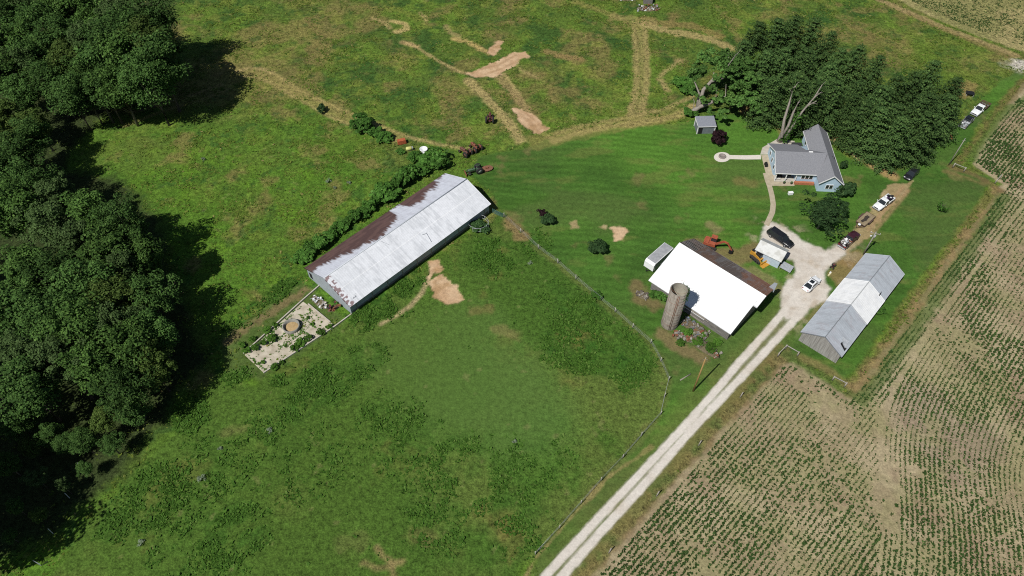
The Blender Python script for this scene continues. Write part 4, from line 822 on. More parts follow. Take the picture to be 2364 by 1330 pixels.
# ---- the wood on the left
wood_src = []
for s in range(9):
    H_ = 17.0; mm = [M_leaf_wood, M_leaf_oak, M_leaf_silver, M_leaf_wood, M_leaf_olive, M_leaf_wood, M_leaf_silver, M_leaf_oak, M_leaf_wood][s]
    me, cc = crown_mesh('wood_crown', mm, 400 + s, [5.2, 4.4, 4.8, 5.8, 4.6, 5.4, 4.2, 5.6, 5.0][s], H_, [3.0, 2.5, 3.5, 3.0, 2.0, 3.0, 2.5, 3.5, 2.5][s], 110, 84, [.37, .42, .30, .35, .39, .34, .32, .43, .37][s], lumpy=[.42, .5, .55, .4, .5, .45, .6, .42, .5][s], up=.55, clr=[.27, .30, .20, .29, .25, .23, .22, .30, .27][s])
    wood_src.append([('trunk', branch_mesh('wood_trunk', M_bark, 450 + s, cc, H_, 4.5, .27, 11)), ('crown', me)])
WG = 'trees of the dense wood along the left side'
# (u, v of crown top, height, label)
WOODS = [
 (320, -25, 22, 'tree at the top end of the wood whose shadow tip falls on the meadow'), (293, 30, 24, 'broad tree on the meadow edge of the wood above the shrubby corner'), (328, 62, 23, 'tree bulging out of the wood towards the tyre tracks, casting its widest shadow'), (308, 112, 21, 'edge tree of the upper wood just over the bright shrub'),
 (248, 150, 17, 'lower edge tree of the upper wood beside the sunlit gap'), (183, 190, 12, 'short tree at the bottom corner of the upper wood by the dappled clearing'),
 (94, 395, 17, 'pale feathery tree below the dappled clearing, first of the lower wood'), (169, 430, 18, 'silvery leaning tree beside the shadow notch of the lower wood'), (249, 455, 18, 'edge tree of the lower wood with bare limbs showing under its crown'), (294, 545, 16, 'edge tree of the lower wood thin enough to show grass in its shadow'),
 (306, 640, 15, 'dark edge tree of the lower wood facing the long barn'), (326, 730, 14, 'dim edge tree of the lower wood level with the barn gable'), (316, 800, 14, 'dim edge tree of the lower wood level with the concrete pad')]
WIN = [(-20, -30, 19), (60, 5, 20), (130, -40, 20), (170, 40, 21), (230, -10, 21), (255, -35, 22), (-40, 40, 20), (10, 30, 20), (110, 30, 20), (60, 55, 19), (130, 90, 19), (190, 85, 20), (225, 45, 22), (265, 60, 22), (265, 5, 22), (190, -40, 21), (20, -50, 20), (80, -50, 20), (-30, 110, 18), (70, 130, 17), (130, 170, 16), (-20, 220, 15), (205, 150, 17), (-30, 280, 16), (25, 265, 15), (-40, 350, 17), (95, 75, 17), (30, 90, 18), (230, 85, 18), (160, 120, 17), (245, 105, 18), (100, 155, 15), (190, 165, 15), (20, 170, 15), (55, 235, 13), (0, 300, 17), (25, 370, 17), (-25, 440, 17), (60, 470, 18), (130, 500, 18), (210, 520, 18), (245, 560, 17), (20, 560, 18), (95, 585, 18), (170, 610, 18), (240, 640, 17), (-15, 650, 18), (60, 680, 18), (140, 700, 18), (220, 720, 17), (262, 760, 16), (10, 770, 18), (90, 790, 18), (175, 800, 17), (250, 850, 15), (20, 850, 17)]
WLOW = [(215, 945, 8), (290, 925, 8), (20, 960, 8), (95, 985, 7), (170, 1000, 7), (0, 1060, 6), (65, 1090, 6), (130, 1110, 5), (20, 1160, 5), (240, 1010, 6), (185, 1070, 4.5), (75, 1180, 4.5), (130, 1010, 6), (50, 1020, 6), (10, 1230, 4)]
k = 0; random.seed(9)
def wood_tree(u, v, h, lab, gr=WG):
    global k
    x, y = base_from_top(u, v, h); tree_copy(wood_src[(k * 4 + k // 9) % 9], 'broadleaf_tree', lab, 'tree', (x, y, 0), random.uniform(0, 6.28), (h / 17 * random.uniform(.92, 1.12), h / 17), gr); k += 1
for t in WOODS: wood_tree(*t)
for u, v, h in WIN: wood_tree(u + random.uniform(-10, 10), v + random.uniform(-8, 8), h, 'leafy tree deep in the wood, its crown closed in by neighbours')
for u, v, h in WLOW: wood_tree(u, v, h, 'small tree in the black shade at the lower end of the wood')
# trees just outside the picture that throw the shade at the lower left
for x, y, h in [(-87, 41, 27), (-94, 49, 27), (-100, 57, 27), (-93, 34, 28), (-83, 33, 25), (-106, 65, 26), (-113, 80, 24), (-100, 42, 28), (-107, 52, 28), (-69, 20, 15), (-56, 21.5, 9), (-53, 22, 7.5)]:
    tree_copy(wood_src[k % 8], 'broadleaf_tree', 'tree standing just beyond the lower left corner of the picture', 'tree', (x, y, 0), random.uniform(0, 6.28), (h / 17 * 1.05, h / 17), WG); k += 1
for u, v, h, lab in [(1585, -60, 9, 'dark tree at the top edge just right of the scrap heap'), (1630, -62, 9, 'dark tree second from the scrap heap along the top edge'), (1672, -70, 8, 'dark tree at the right end of the short row at the top edge'), (1550, -55, 7, 'dark low tree right behind the tiny blue-roofed hut')]:
    p = at(u, v + 42, 0); tree_copy(wood_src[k % 8], 'broadleaf_tree', lab, 'tree', (p.x, p.y + 3, 0), random.uniform(0, 6.28), (h / 17 * 1.1, h / 17), 'dark trees along the top edge'); k += 1

# ---- single garden trees
q0 = at(1594, 268); tL = thing('storm_damaged_tree', 'big storm-damaged tree with bare broken limbs and leaning grey trunk over the grey shed', 'tree', tuple(q0))
def limb(parent, pts, r0, r1, name='limb', m=None):
    """limb through picture points, each with its own height"""
    L_ = [at(u, v, z) - parent.location for u, v, z in pts]; MB().tube(L_, list(np.linspace(r0, r1, len(L_))), m or M_dead, 8).build(name, parent)
limb(tL, [(1594, 268, -.1), (1600, 257, .9), (1615, 247, 2.2), (1646, 235, 4.0)], .75, .42, 'trunk')
for pts, a_, b_ in (([(1612, 248, 2), (1624, 207, 5.5), (1642, 188, 7.4), (1670, 180, 8.4)], .55, .28), ([(1642, 188, 7.4), (1650, 176, 8.2), (1647, 166, 9.0)], .3, .12), ([(1660, 182, 8.2), (1678, 172, 9.2), (1676, 166, 9.8)], .28, .12), ([(1608, 250, 1.6), (1614, 215, 5), (1604, 190, 7), (1596, 178, 8)], .30, .08), ([(1672, 172, 9.3), (1682, 150, 11.2), (1700, 124, 13.4)], .16, .04), ([(1682, 150, 11.2), (1681, 122, 13)], .09, .03), ([(1690, 140, 12), (1712, 112, 14)], .09, .03), ([(1705, 175, 7), (1720, 158, 8.2)], .12, .05), ([(1700, 178, 7), (1722, 148, 9.2)], .07, .03), ([(1646, 235, 4), (1675, 222, 5.5), (1676, 195, 7.4)], .2, .06), ([(1600, 255, 1), (1603, 235, 2.8), (1596, 214, 4)], .12, .03), ([(1652, 230, 4.4), (1655, 205, 6.2), (1652, 190, 7.2)], .10, .04)): limb(tL, pts, a_, b_)
rg_ = np.random.default_rng(77)
for (u, v, z, r_, n) in ((1635, 135, 10.5, 3.0, 26), (1618, 165, 8.5, 2.7, 22), (1662, 150, 9.5, 2.8, 22), (1700, 150, 9.5, 3.0, 26), (1598, 178, 7, 2.0, 14), (1730, 182, 8, 2.8, 24), (1712, 205, 7, 2.5, 20), (1735, 228, 5.5, 2.6, 22), (1705, 238, 5, 2.3, 20), (1660, 228, 4.5, 1.9, 16), (1640, 255, 2.6, 1.2, 8), (1668, 262, 3.2, 1.7, 14), (1650, 210, 4.5, 1.9, 14), (1625, 232, 3.5, 1.4, 10), (1690, 190, 6, 2.0, 14), (1602, 215, 4, 1.4, 8), (1655, 178, 8.5, 1.7, 12), (1690, 168, 9.5, 2.2, 16), (1720, 150, 9, 2.4, 18), (1636, 205, 7, 1.3, 9), (1752, 250, 4, 2.0, 14), (1675, 130, 11, 2.2, 16)):
    m2, _ = crown_mesh('leaf_mass', M_leaf_maple, int(rg_.integers(1e6)), r_, r_ * .8, -r_ * .8, n, 52, .44, lumpy=.45, clr=.30); link_mesh('crown', m2, tL, at(u, v, z + 1.0) - tL.location)
p = at(1737, 214); me, cc = crown_mesh('yellow_crown', M_leaf_yel, 503, 4.0, 10.5, 1.8, 52, 60, .46, lumpy=.45, clr=.25)
tree_copy([('trunk', branch_mesh('trunk_m', M_bark, 504, cc, 10.5, 2, .22, 7)), ('crown', me)], 'yellow_green_tree', 'yellow-green tree between the storm-damaged tree and the pines', 'tree', (p.x - 1.5, p.y + 2, 0), .4, 1.0)
p = at(1708, 262); me, cc = crown_mesh('lawn_crown', M_leaf_oak, 505, 3.0, 7.5, 2.2, 36, 56, .46, lumpy=.5, clr=.27)
tree_copy([('trunk', branch_mesh('trunk_m2', M_bark, 506, cc, 7.5, 2, .2, 6)), ('crown', me)], 'young_maple', 'small round tree on the lawn whose ragged shadow lies beyond the grey shed', 'tree', (p.x - 2.6, p.y + .5, 0), .9, 1.0)
# dead three-limbed snag by the house
p = at(1800, 328); sn = thing('dead_tree', 'bare dead tree with three tall grey limbs behind the house, ivy on its right limb', 'tree', (p.x, p.y + .3, 0))
MB().tube([(0, 0, -.2), (.1, .1, 1.5), (.25, .3, 3.0)], [.75, .6, .48], M_dead, 10).build('trunk', sn)
def snag(pixels, h0, h1, r0, r1):
    """limb through picture points, rising evenly from h0 to h1"""
    pts = []
    for i, (u, v) in enumerate(pixels): h = h0 + (h1 - h0) * i / (len(pixels) - 1); q = at(u, v, h); pts.append((q.x - sn.location.x, q.y - sn.location.y, h))
    return MB().tube(pts, list(np.linspace(r0, r1, len(pts))), M_dead, 8)
snag([(1804, 318), (1811, 275), (1822, 240), (1830, 205), (1836, 200)], 2.0, 15.5, .40, .13).build('limb', sn)
snag([(1806, 316), (1820, 290), (1832, 258), (1844, 236)], 2.0, 11.5, .38, .17).build('limb', sn)
l3 = snag([(1812, 318), (1832, 288), (1852, 258), (1880, 225), (1898, 196)], 2.0, 15.0, .34, .09).build('limb', sn)
snag([(1872, 234), (1884, 222), (1897, 212)], 12.0, 13.8, .13, .05).build('limb', sn); snag([(1862, 246), (1876, 238), (1886, 233)], 10.8, 12.4, .16, .06).build('limb', sn)
for px_, h_, h2_, rr_ in (([(1836, 200), (1841, 192), (1846, 189)], 15.3, 16.2, .06), ([(1828, 214), (1822, 204)], 13.8, 14.6, .05), ([(1898, 196), (1906, 188)], 15, 15.7, .05), ([(1844, 236), (1850, 226)], 11.4, 12.1, .06), ([(1886, 216), (1900, 214)], 13.4, 13.8, .05), ([(1870, 238), (1888, 240)], 11.6, 12, .06)): snag(px_, h_, h2_, rr_, .02).build('twig', sn)
rgv = np.random.default_rng(88); tt = rgv.random(520); zz = 1.0 + 7.0 * tt; iv = []
for z_, r_ in zip(zz, rgv.random(520)):
    f = min(max((z_ - 2.0) / 13.0, 0), 1); u = np.interp(f, [0, .25, .5], [1812, 1832, 1852]); v = np.interp(f, [0, .25, .5], [318, 288, 258]); q = at(u, v, max(z_, 2.0)); iv.append((q.x - sn.location.x + rgv.normal(0, .42), q.y - sn.location.y + rgv.normal(0, .42), z_ + rgv.normal(0, .2)))
V_, F_ = leaf_quads(np.array(iv), unit(rgv, 520) + np.array([0, -.3, .5]), rgv.uniform(.3, .6, 520), rgv); link_mesh('ivy', np_mesh('ivy', V_, F_, [M_leaf_hedge]), sn)
# round dark tree in front of the house
p = at(1885, 540); me, cc = crown_mesh('dark_crown', M_leaf_dark, 507, 5.2, 8.0, .6, 120, 70, .33, lumpy=.66, up=.45, clr=.18)
tree_copy([('trunk', branch_mesh('trunk_m3', M_dead, 508, cc, 8, 1.5, .22, 16)), ('crown', me)], 'spreading_tree', 'dark spreading tree on the lawn before the house, next to the maroon pickup', 'tree', (p.x + .6, p.y + 1.5, 0), .2, (1.08, 1.0))

# ---- shrubs
def shrub_src(m, seed, leaf=.30, n=26, per=42): return crown_mesh('shrub_leaves', m, seed, 1.0, 1.6, .05, n, per, leaf, lumpy=.35, clr=.36, bottom=.25)[0]
SH = {'g': [shrub_src(M_leaf_hedge, 600 + i) for i in range(4)], 'd': [shrub_src(M_leaf_dark, 610 + i, .26) for i in range(2)], 'p': [shrub_src(M_leaf_pur, 620 + i, .26, 30) for i in range(2)], 's': [shrub_src(leaf_mat('pale_weed_leaves', (.10, .15, .08), (.26, .31, .22), (.5, .5, .42)), 640, .22, 12, 20)], 'w': [shrub_src(M_weed, 630 + i, .34, 14, 26) for i in range(3)]}
def shrub(kind, u, v, r, h, label, name='shrub', cat='shrub', group=None, dxy=(0, 0)):
    me = random.choice(SH[kind]); p = at(u, v); o = link_mesh(name, me, None, (p.x + dxy[0], p.y + dxy[1], -.05), random.uniform(0, 6.28)); o.scale = (r, r, h / 1.6); return tag(o, label, cat, group)
random.seed(21)
shrub('p', 1655, 330, 1.95, 3.4, 'round dark purple shrub beside the little grey shed', 'purple_shrub')
shrub('p', 1252, 498, 1.0, 1.7, 'small purple shrub touching the darker bush on the open lawn', 'purple_shrub')
shrub('d', 1263, 515, 1.5, 2.0, 'dark bush below the small purple shrub on the open lawn'); shrub('d', 1377, 580, 1.9, 2.4, 'dark spreading bush near the bare earth patch on the lawn')
shrub('g', 1377, 685, 1.0, 1.1, 'small bush growing on the pasture fence line'); shrub('d', 1950, 452, 2.1, 3.2, 'round dark bush against the right corner of the house front'); shrub('d', 1937, 388, 1.0, 2.0, 'dark shrub against the back wing wall of the house', dxy=(.6, 0))
shrub('g', 2029, 722, 1.0, 1.2, 'green bush behind the middle of the grey-roofed shed'); shrub('g', 835, 300, 2.7, 3.6, 'largest bush on the tyre track in the meadow'); shrub('g', 862, 312, 2.0, 2.4, 'middle bush of the three on the meadow track'); shrub('g', 890, 322, 2.0, 1.7, 'low bush beside the rusty red box'); shrub('d', 745, 258, 1.25, 2.0, 'lone little bush above the double tyre track', 'bush')
shrub('g', 958, 366, 1.7, 1.6, 'bush below the pale round feeder'); shrub('g', 925, 352, 1.0, 1.0, 'low bush under the yellow tank'); shrub('g', 328, 245, 2.6, 3.0, 'bright shrub at the foot of the upper wood'); shrub('g', 305, 252, 1.5, 2.0, 'smaller bright shrub left of the one at the foot of the upper wood')
shrub('g', 1570, 200, 2.4, 2.2, 'green thicket at the meadow end of the storm-damaged tree'); shrub('g', 1590, 215, 2.0, 2.0, 'thicket left of the storm-damaged trunk'); shrub('g', 1592, 268, 1.7, 2.0, 'bush left of the little grey shed')
shrub('g', 1528, 690, 1.2, 1.6, 'weedy bush at the left corner of the white-roofed barn'); shrub('g', 1510, 684, .9, 1.0, 'low weedy bush left of the barn corner bush')
# round wire-fenced thicket by the barn
shrub('d', 1108, 530, 2.1, 1.6, 'grey-green thicket filling the wire pen beside the long barn', dxy=(-.3, .6))
for u, v, s_, lab in ((759, 420, .8, 'pale weed clump in the meadow, the middle one above the long barn'), (773, 436, .6, 'pale weed clump just below the middle one above the long barn'), (806, 423, .6, 'pale weed clump nearest the hedge of the long barn'), (470, 370, .7, 'pale weed clump in the meadow nearest the wood'), (467, 1107, .85, 'brightest pale weed clump in the lower pasture'), (508, 1036, .5, 'small pale weed clump in the pasture below the concrete pad'), (623, 996, .7, 'pale weed clump in the pasture on the weedy slope'), (325, 1255, .7, 'pale weed clump lowest in the left pasture'), (1187, 1020, .5, 'lone pale weed clump in the middle of the smooth pasture'), (1224, 609, .6, 'pale weed clump beside the pasture fence, below the gate')):
    shrub('s', u, v, s_, s_ * .9, lab, 'pale_weed', 'weed', 'pale weed clumps in the grass')
for u, v, s_, lab in ((1588, 772, 1.1, 'weed clump between silo foot and boards'), (1572, 795, 1.0, 'weed clump among the bent hoops below the silo'), (1612, 790, 1.2, 'weed clump in the middle of the scrap strip'), (1640, 806, 1.1, 'weed clump on the scrap strip towards the yellow pole'), (1655, 792, .9, 'weed clump at the barn side of the scrap strip'), (1625, 775, .8, 'weed clump beside the spilled boards')):
    shrub('w', u, v, s_, s_ * .8, lab, 'scrap_weed', 'weed', 'weeds grown through the scrap')
# sapling on the right lawn
p = at(2172, 488); sp = thing('sapling', 'thin young tree alone on the mown strip beside the crop field', 'tree', (p.x, p.y, 0)); rgs = np.random.default_rng(99)
bb = MB(); bb.tube([(0, 0, -.1), (.05, 0, 1.4), (0, .05, 2.6)], [.05, .04, .015], M_bark, 6); ends = []
for j in range(14):
    a = rgs.uniform(0, 6.28); z = rgs.uniform(.5, 2.2); e = (1.25 * math.cos(a) * rgs.uniform(.6, 1), 1.25 * math.sin(a) * rgs.uniform(.6, 1), z + .5); bb.tube([(0, 0, z), e], [.025, .008], M_bark, 4); ends += [np.array(e) * f for f in (.5, .75, 1)]
bb.build('trunk', sp); E_ = np.repeat(np.array(ends), 7, 0); E_ = E_ + rgs.normal(0, .16, E_.shape); V_, F_ = leaf_quads(E_, unit(rgs, len(E_)) + np.array([0, 0, .6]), rgs.uniform(.2, .4, len(E_)), rgs); link_mesh('crown', np_mesh('sapling_leaves', V_, F_, [M_leaf_hedge]), sp)
# hedge bushes along the back of the long barn
HB = [(698, 606, 'first hedge bush at the gable end'), (712, 600, 'second hedge bush from the gable'), (727, 585, 'third hedge bush from the gable'), (745, 574, 'fourth hedge bush from the gable'), (763, 560, 'fifth hedge bush from the gable'), (778, 546, 'sixth hedge bush from the gable'), (790, 534, 'seventh hedge bush from the gable'), (806, 524, 'eighth hedge bush from the gable'), (824, 514, 'ninth hedge bush from the gable'), (842, 500, 'tenth hedge bush from the gable'), (858, 488, 'eleventh hedge bush from the gable'), (874, 474, 'twelfth hedge bush from the gable'), (888, 462, 'pale silvery hedge bush hanging over the roof'), (905, 458, 'tall hedge bush right of the silvery one'), (922, 440, 'tall hedge bush where the roof rust begins again'), (938, 426, 'seventh hedge bush from the tractor end'), (952, 418, 'sixth hedge bush from the tractor end'), (966, 408, 'fifth hedge bush from the tractor end'), (980, 402, 'fourth hedge bush from the tractor end'), (994, 392, 'third hedge bush from the tractor end'), (1008, 384, 'tall pale-leaved second hedge bush from the tractor end'), (1022, 392, 'last dark hedge bush at the tractor end')]
for i, (u, v, lab) in enumerate(HB):
    big_ = 1.0 + .35 * (i > 11) + .25 * (i in (12, 13, 20)); shrub('g', u, v, random.uniform(1.1, 1.9) * big_ * .95, random.uniform(1.3, 2.7) * big_, lab + ', along the back of the long barn', 'hedge_bush', 'hedge', 'hedge bushes behind the long barn', dxy=(-.5, .5))

# ---- countless small plants: weeds, grass tufts, crop seedlings (each ONE object)
def tufts(name, m, P, size, height, rg, blades=3, lean=.5):
    n = len(P); k = np.repeat(np.arange(n), blades); c = P[k]; a = rg.uniform(0, 6.28, len(k)); s = size[k] * rg.uniform(.6, 1.2, len(k)); h = height[k] * rg.uniform(.55, 1.15, len(k))
    d = np.stack([np.cos(a), np.sin(a), 0 * a], 1); t = np.stack([-np.sin(a), np.cos(a), 0 * a], 1); off = rg.normal(0, .28, (len(k), 2)) * size[k][:, None]; c = c + np.concatenate([off, np.zeros((len(k), 1))], 1)
    top = c + d * (s * lean)[:, None] + np.array([0, 0, 1]) * h[:, None]; up_ = np.array([0, 0, 1.0])
    V_ = np.stack([c - t * (s * .28)[:, None], c + t * (s * .28)[:, None], top + t * (s * .42)[:, None] + d * (s * .25)[:, None], top - t * (s * .42)[:, None] + d * (s * .1)[:, None]], 1).reshape(-1, 3)
    o = link_mesh(name, np_mesh(name, V_, np.arange(len(k) * 4).reshape(-1, 4), [m])); o['kind'] = 'stuff'; return o
def lookup(A, x, y): return A[np.clip(((y - gy[0]) / STEP).round().astype(int), 0, NY - 1), np.clip(((x - gx[0]) / STEP).round().astype(int), 0, NX - 1)]
def in_frame(x, y, pad=60):
    c = y * math.cos(CAM_P) + CAM_H * math.sin(CAM_P); up_ = y * math.sin(CAM_P) - CAM_H * math.cos(CAM_P); u = 1182 + CAM_F * x / c; v = 665 - CAM_F * up_ / c
    return (u > -pad) & (u < 2364 + pad) & (v > -pad) & (v < 1330 + pad)
bmask = np.zeros(X.shape, bool)
for px, py, l_, w_, a_ in ((-22.85, 100.05, 38.4, 14.4, ANG1), (P_big.x + 2.7, P_big.y + 2.9, 20, 11, ANG2), (65.25, 82.45, 27, 8.2, R(47)), (66, 124, 15, 16, 0)):
    dx, dy = X - px, Y - py; bmask |= (np.abs(dx * math.cos(a_) + dy * math.sin(a_)) < l_ / 2 - .3) & (np.abs(-dx * math.sin(a_) + dy * math.cos(a_)) < w_ / 2 - .3)
hard = np.maximum(np.maximum(m_grav, m_earth), m_crop) > .4
def scatter(n, xr, yr, rg): x = rg.uniform(*xr, n); y = rg.uniform(*yr, n); k_ = in_frame(x, y); return x[k_], y[k_]
rgw = np.random.default_rng(123)
x, y = scatter(420000, (-80, 75), (26, 125), rgw)
dens = lookup(wz, x, y) * sstep(.40, .56, lookup(fbm(X, Y, 2.4, 4, 45), x, y)) + .05 * (lookup(s_past, x, y) > 0) * sstep(.5, .65, lookup(n_mid, x, y))
keep = (rgw.random(len(x)) < np.minimum(dens, 1) ** 2.0 * .85) & ~lookup(hard, x, y) & ~lookup(bmask, x, y); x, y = x[keep], y[keep]
tufts('weeds', M_weed, np.stack([x, y, lookup(Z, x, y) - .02], 1), rgw.uniform(.14, .42, len(x)), rgw.uniform(.06, .34, len(x)), rgw, 3, 1.1)
x, y = scatter(500000, (-160, 160), (26, 210), rgw)
rough_ = (lookup(s_lawn, x, y) < -.3) & (lookup(s_past, x, y) < -.3) & (lookup(s_crop2, x, y) < 0)
rough_ &= rgw.random(len(x)) > lookup(trk, x, y) * 1.2
keep = rough_ & (rgw.random(len(x)) < .03 + .50 * sstep(.45, .66, lookup(n_sm, x, y)) * sstep(.36, .58, lookup(fbm(X, Y, 7, 4, 811), x, y))) & ~lookup(hard, x, y) & ~lookup(bmask, x, y) & (rgw.random(len(x)) > lookup(m_wood, x, y) * .8)
x, y = x[keep], y[keep]; tufts('meadow_grass', M_tuft, np.stack([x, y, lookup(Z, x, y) - .03], 1), rgw.uniform(.18, .45, len(x)), rgw.uniform(.06, .26, len(x)), rgw, 2, 1.3)

# crop rows: 0.76 m apart, left part parallel to the drive, right part bending round the bare strip
u0 = (at(1262, 1325) - at(1640, 917)).normalized(); dirA = np.array([-u0.x, -u0.y]); nA_ = np.array([dirA[1], -dirA[0]])
SEAM = [tuple(q[:2]) for q in ats([(2600, 250), (2364, 470), (2110, 820), (2035, 950), (2030, 1050), (2048, 1180), (2030, 1330), (2000, 1450)])]
stp = .20; rowsP = []
def crop_ok(x, y): return (lookup(s_crop, x, y) > 1.0) & in_frame(x, y, 30)
o0 = at(1500, 1150); ts = np.arange(-150, 150, stp)
for r_ in range(-60, 200):
    c = np.array([o0.x, o0.y]) + nA_ * (r_ * .762); rowsP.append(np.stack([c[0] + dirA[0] * ts, c[1] + dirA[1] * ts, 0 * ts], 1))
PA = np.concatenate(rowsP); sx, sy = np.array([q[0] for q in SEAM]), np.array([q[1] for q in SEAM])
def right_of_seam(x, y):
    o_ = np.argsort(sy); return x > np.interp(y, sy[o_], sx[o_])
dS_A = dist_line(PA[:, 0], PA[:, 1], SEAM); kA = crop_ok(PA[:, 0], PA[:, 1]) & ~right_of_seam(PA[:, 0], PA[:, 1]) & (dS_A > .4); PA = PA[kA]
fine = []                                                # smooth the seam, then offset it to the right again and again
for i in range(len(SEAM) - 1):
    a, b_ = np.array(SEAM[i]), np.array(SEAM[i + 1]); nseg = max(2, int(np.hypot(*(b_ - a)) / .5)); fine += [a + (b_ - a) * t for t in np.linspace(0, 1, nseg, endpoint=False)]
fine = np.array(fine + [np.array(SEAM[-1])]); kern = np.ones(41) / 41; pad = 20
fs_ = np.stack([np.convolve(np.pad(fine[:, i], pad, mode='edge'), kern, 'valid') for i in (0, 1)], 1); tg = np.gradient(fs_, axis=0); tg /= np.linalg.norm(tg, axis=1, keepdims=True); nB_ = np.stack([-tg[:, 1], tg[:, 0]], 1)
if nB_[len(nB_) // 2, 0] < 0: nB_ = -nB_
PB = []
for r_ in range(0, 130):
    q = fs_ + nB_ * (.5 + r_ * .762); d_ = np.r_[0, np.cumsum(np.hypot(*np.diff(q, axis=0).T))]; t = np.arange(0, d_[-1], stp); PB.append(np.stack([np.interp(t, d_, q[:, 0]), np.interp(t, d_, q[:, 1]), 0 * t], 1))
PB = np.concatenate(PB); PB = PB[crop_ok(PB[:, 0], PB[:, 1])]
PC = np.concatenate([PA, PB]); rgc = np.random.default_rng(321)
bare = [(2048, 1130, 3.4), (2052, 1090, 2.6), (2050, 1180, 2.6), (2035, 1040, 1.6), (2022, 1000, 1.4), (2060, 1220, 1.4), (2110, 1090, 1.6), (1900, 930, 3.5), (1850, 880, 3), (1945, 955, 3)]
dn = sstep(.33, .57, fbm(PC[:, 0], PC[:, 1], 9, 4, 701)) * .65 + .35 * sstep(.35, .6, fbm(PC[:, 0], PC[:, 1], 2.6, 3, 702)); dn = .46 + .54 * dn
dn *= 1 - .65 * sstep(.55, .72, fbm(PC[:, 0], PC[:, 1], 14, 4, 703))
for u, v, r_ in bare:
    p = at(u, v); dn *= 1 - .93 * sstep(r_, r_ * .5, np.hypot(PC[:, 0] - p.x, PC[:, 1] - p.y))
keep = rgc.random(len(PC)) < dn; PC = PC[keep] + np.concatenate([rgc.normal(0, .035, (keep.sum(), 2)), np.zeros((keep.sum(), 1))], 1)
szm = (.82 + .65 * sstep(.38, .62, fbm(PC[:, 0], PC[:, 1], 11, 4, 704))) * (1 + .28 * sstep(62, 95, PC[:, 1]))
tufts('crop_seedlings', M_crop, PC, rgc.uniform(.13, .27, len(PC)) * szm, rgc.uniform(.06, .17, len(PC)) * szm, rgc, 4, .45)
# faint crop lines of the far field
dC = (at(2280, 92) - at(2110, 20)).normalized(); nC = Vector((dC.y, -dC.x, 0)); q0 = at(2110, 20); tt_ = np.arange(-40, 90, .5); PF = []
for r_ in range(-60, 0):
    for sgn in (1,): c = q0 + nC * (r_ * .762 * sgn); PF.append(np.stack([c.x + dC.x * tt_, c.y + dC.y * tt_, 0 * tt_], 1))
PF = np.concatenate(PF); PF = PF[(lookup(s_crop2, PF[:, 0], PF[:, 1]) > 3) & in_frame(PF[:, 0], PF[:, 1], 20)]; PF = PF[rgc.random(len(PF)) < .25 + .6 * sstep(.4, .6, fbm(PF[:, 0], PF[:, 1], 8, 3, 705))]
tufts('far_crop_seedlings', M_crop, PF, rgc.uniform(.25, .45, len(PF)), rgc.uniform(.08, .2, len(PF)), rgc, 3, .8)
# ================================================================== VEHICLES AND MACHINES
M_tyre = mat('tyre_rubber', (0.018, 0.018, 0.018), (0.035, 0.034, 0.032), 8, .9)
M_rim = mat('wheel_rim', (0.45, 0.46, 0.48), None, rough=.35, metal=.6)
M_lamp = mat('lamp_glass', (0.75, 0.76, 0.78), None, rough=.15)
M_tail = mat('tail_lamp', (0.30, 0.015, 0.012), None, rough=.2)
def paint(name, c, rough=.28): return mat(name, c, tuple(min(1, v * 1.15 + .004) for v in c), 2.5, rough, spec=.5, coat=.5)
P_white = paint('white_car_paint', (.74, .76, .78)); P_black = paint('black_car_paint', (.012, .013, .016)); P_maroon = paint('maroon_car_paint', (.045, .012, .018)); P_silver = paint('silver_car_paint', (.17, .175, .185)); P_navy = paint('navy_car_paint', (.02, .04, .14))
M_bed = mat('dark_rusty_bed', (.07, .042, .036), (.12, .075, .06), 4, .9)
M_deck = mat('trailer_planks', (.22, .17, .10), (.30, .245, .16), 2, .9, stretch=(.5, 6, 1), wave=('Y', 5, .4))
def wheels(root, spots, r, w, name='wheel'):
    for x, y in spots:
        b = MB(); s = 1 if y > 0 else -1
        b.lathe([(r * .62, -w / 2), (r * .93, -w / 2), (r, -w * .35), (r, w * .35), (r * .93, w / 2), (r * .62, w / 2)], (x, y, r), M_tyre, 18, 'Y'); o = b.build(name, root)
        MB().lathe([(.01, -w * .3), (r * .3, -w * .42 * 1), (r * .62, -w * .3), (r * .62, w * .3), (r * .3, w * .42), (.01, w * .3)], (x, y, r), M_rim, 14, 'Y').build('rim', o)
def body_loft(b, st, m):
    """st: (x, half width, z bottom, z shoulder, z top)"""
    rings = []
    for x, hw, z0, zs, zt in st:
        rings.append([(x, -hw * .92, z0), (x, -hw, z0 + (zs - z0) * .45), (x, -hw * .98, zs), (x, -hw * .86, zt), (x, 0, zt + .02), (x, hw * .86, zt), (x, hw * .98, zs), (x, hw, z0 + (zs - z0) * .45), (x, hw * .92, z0)])
    return b.loft(rings, m, True)
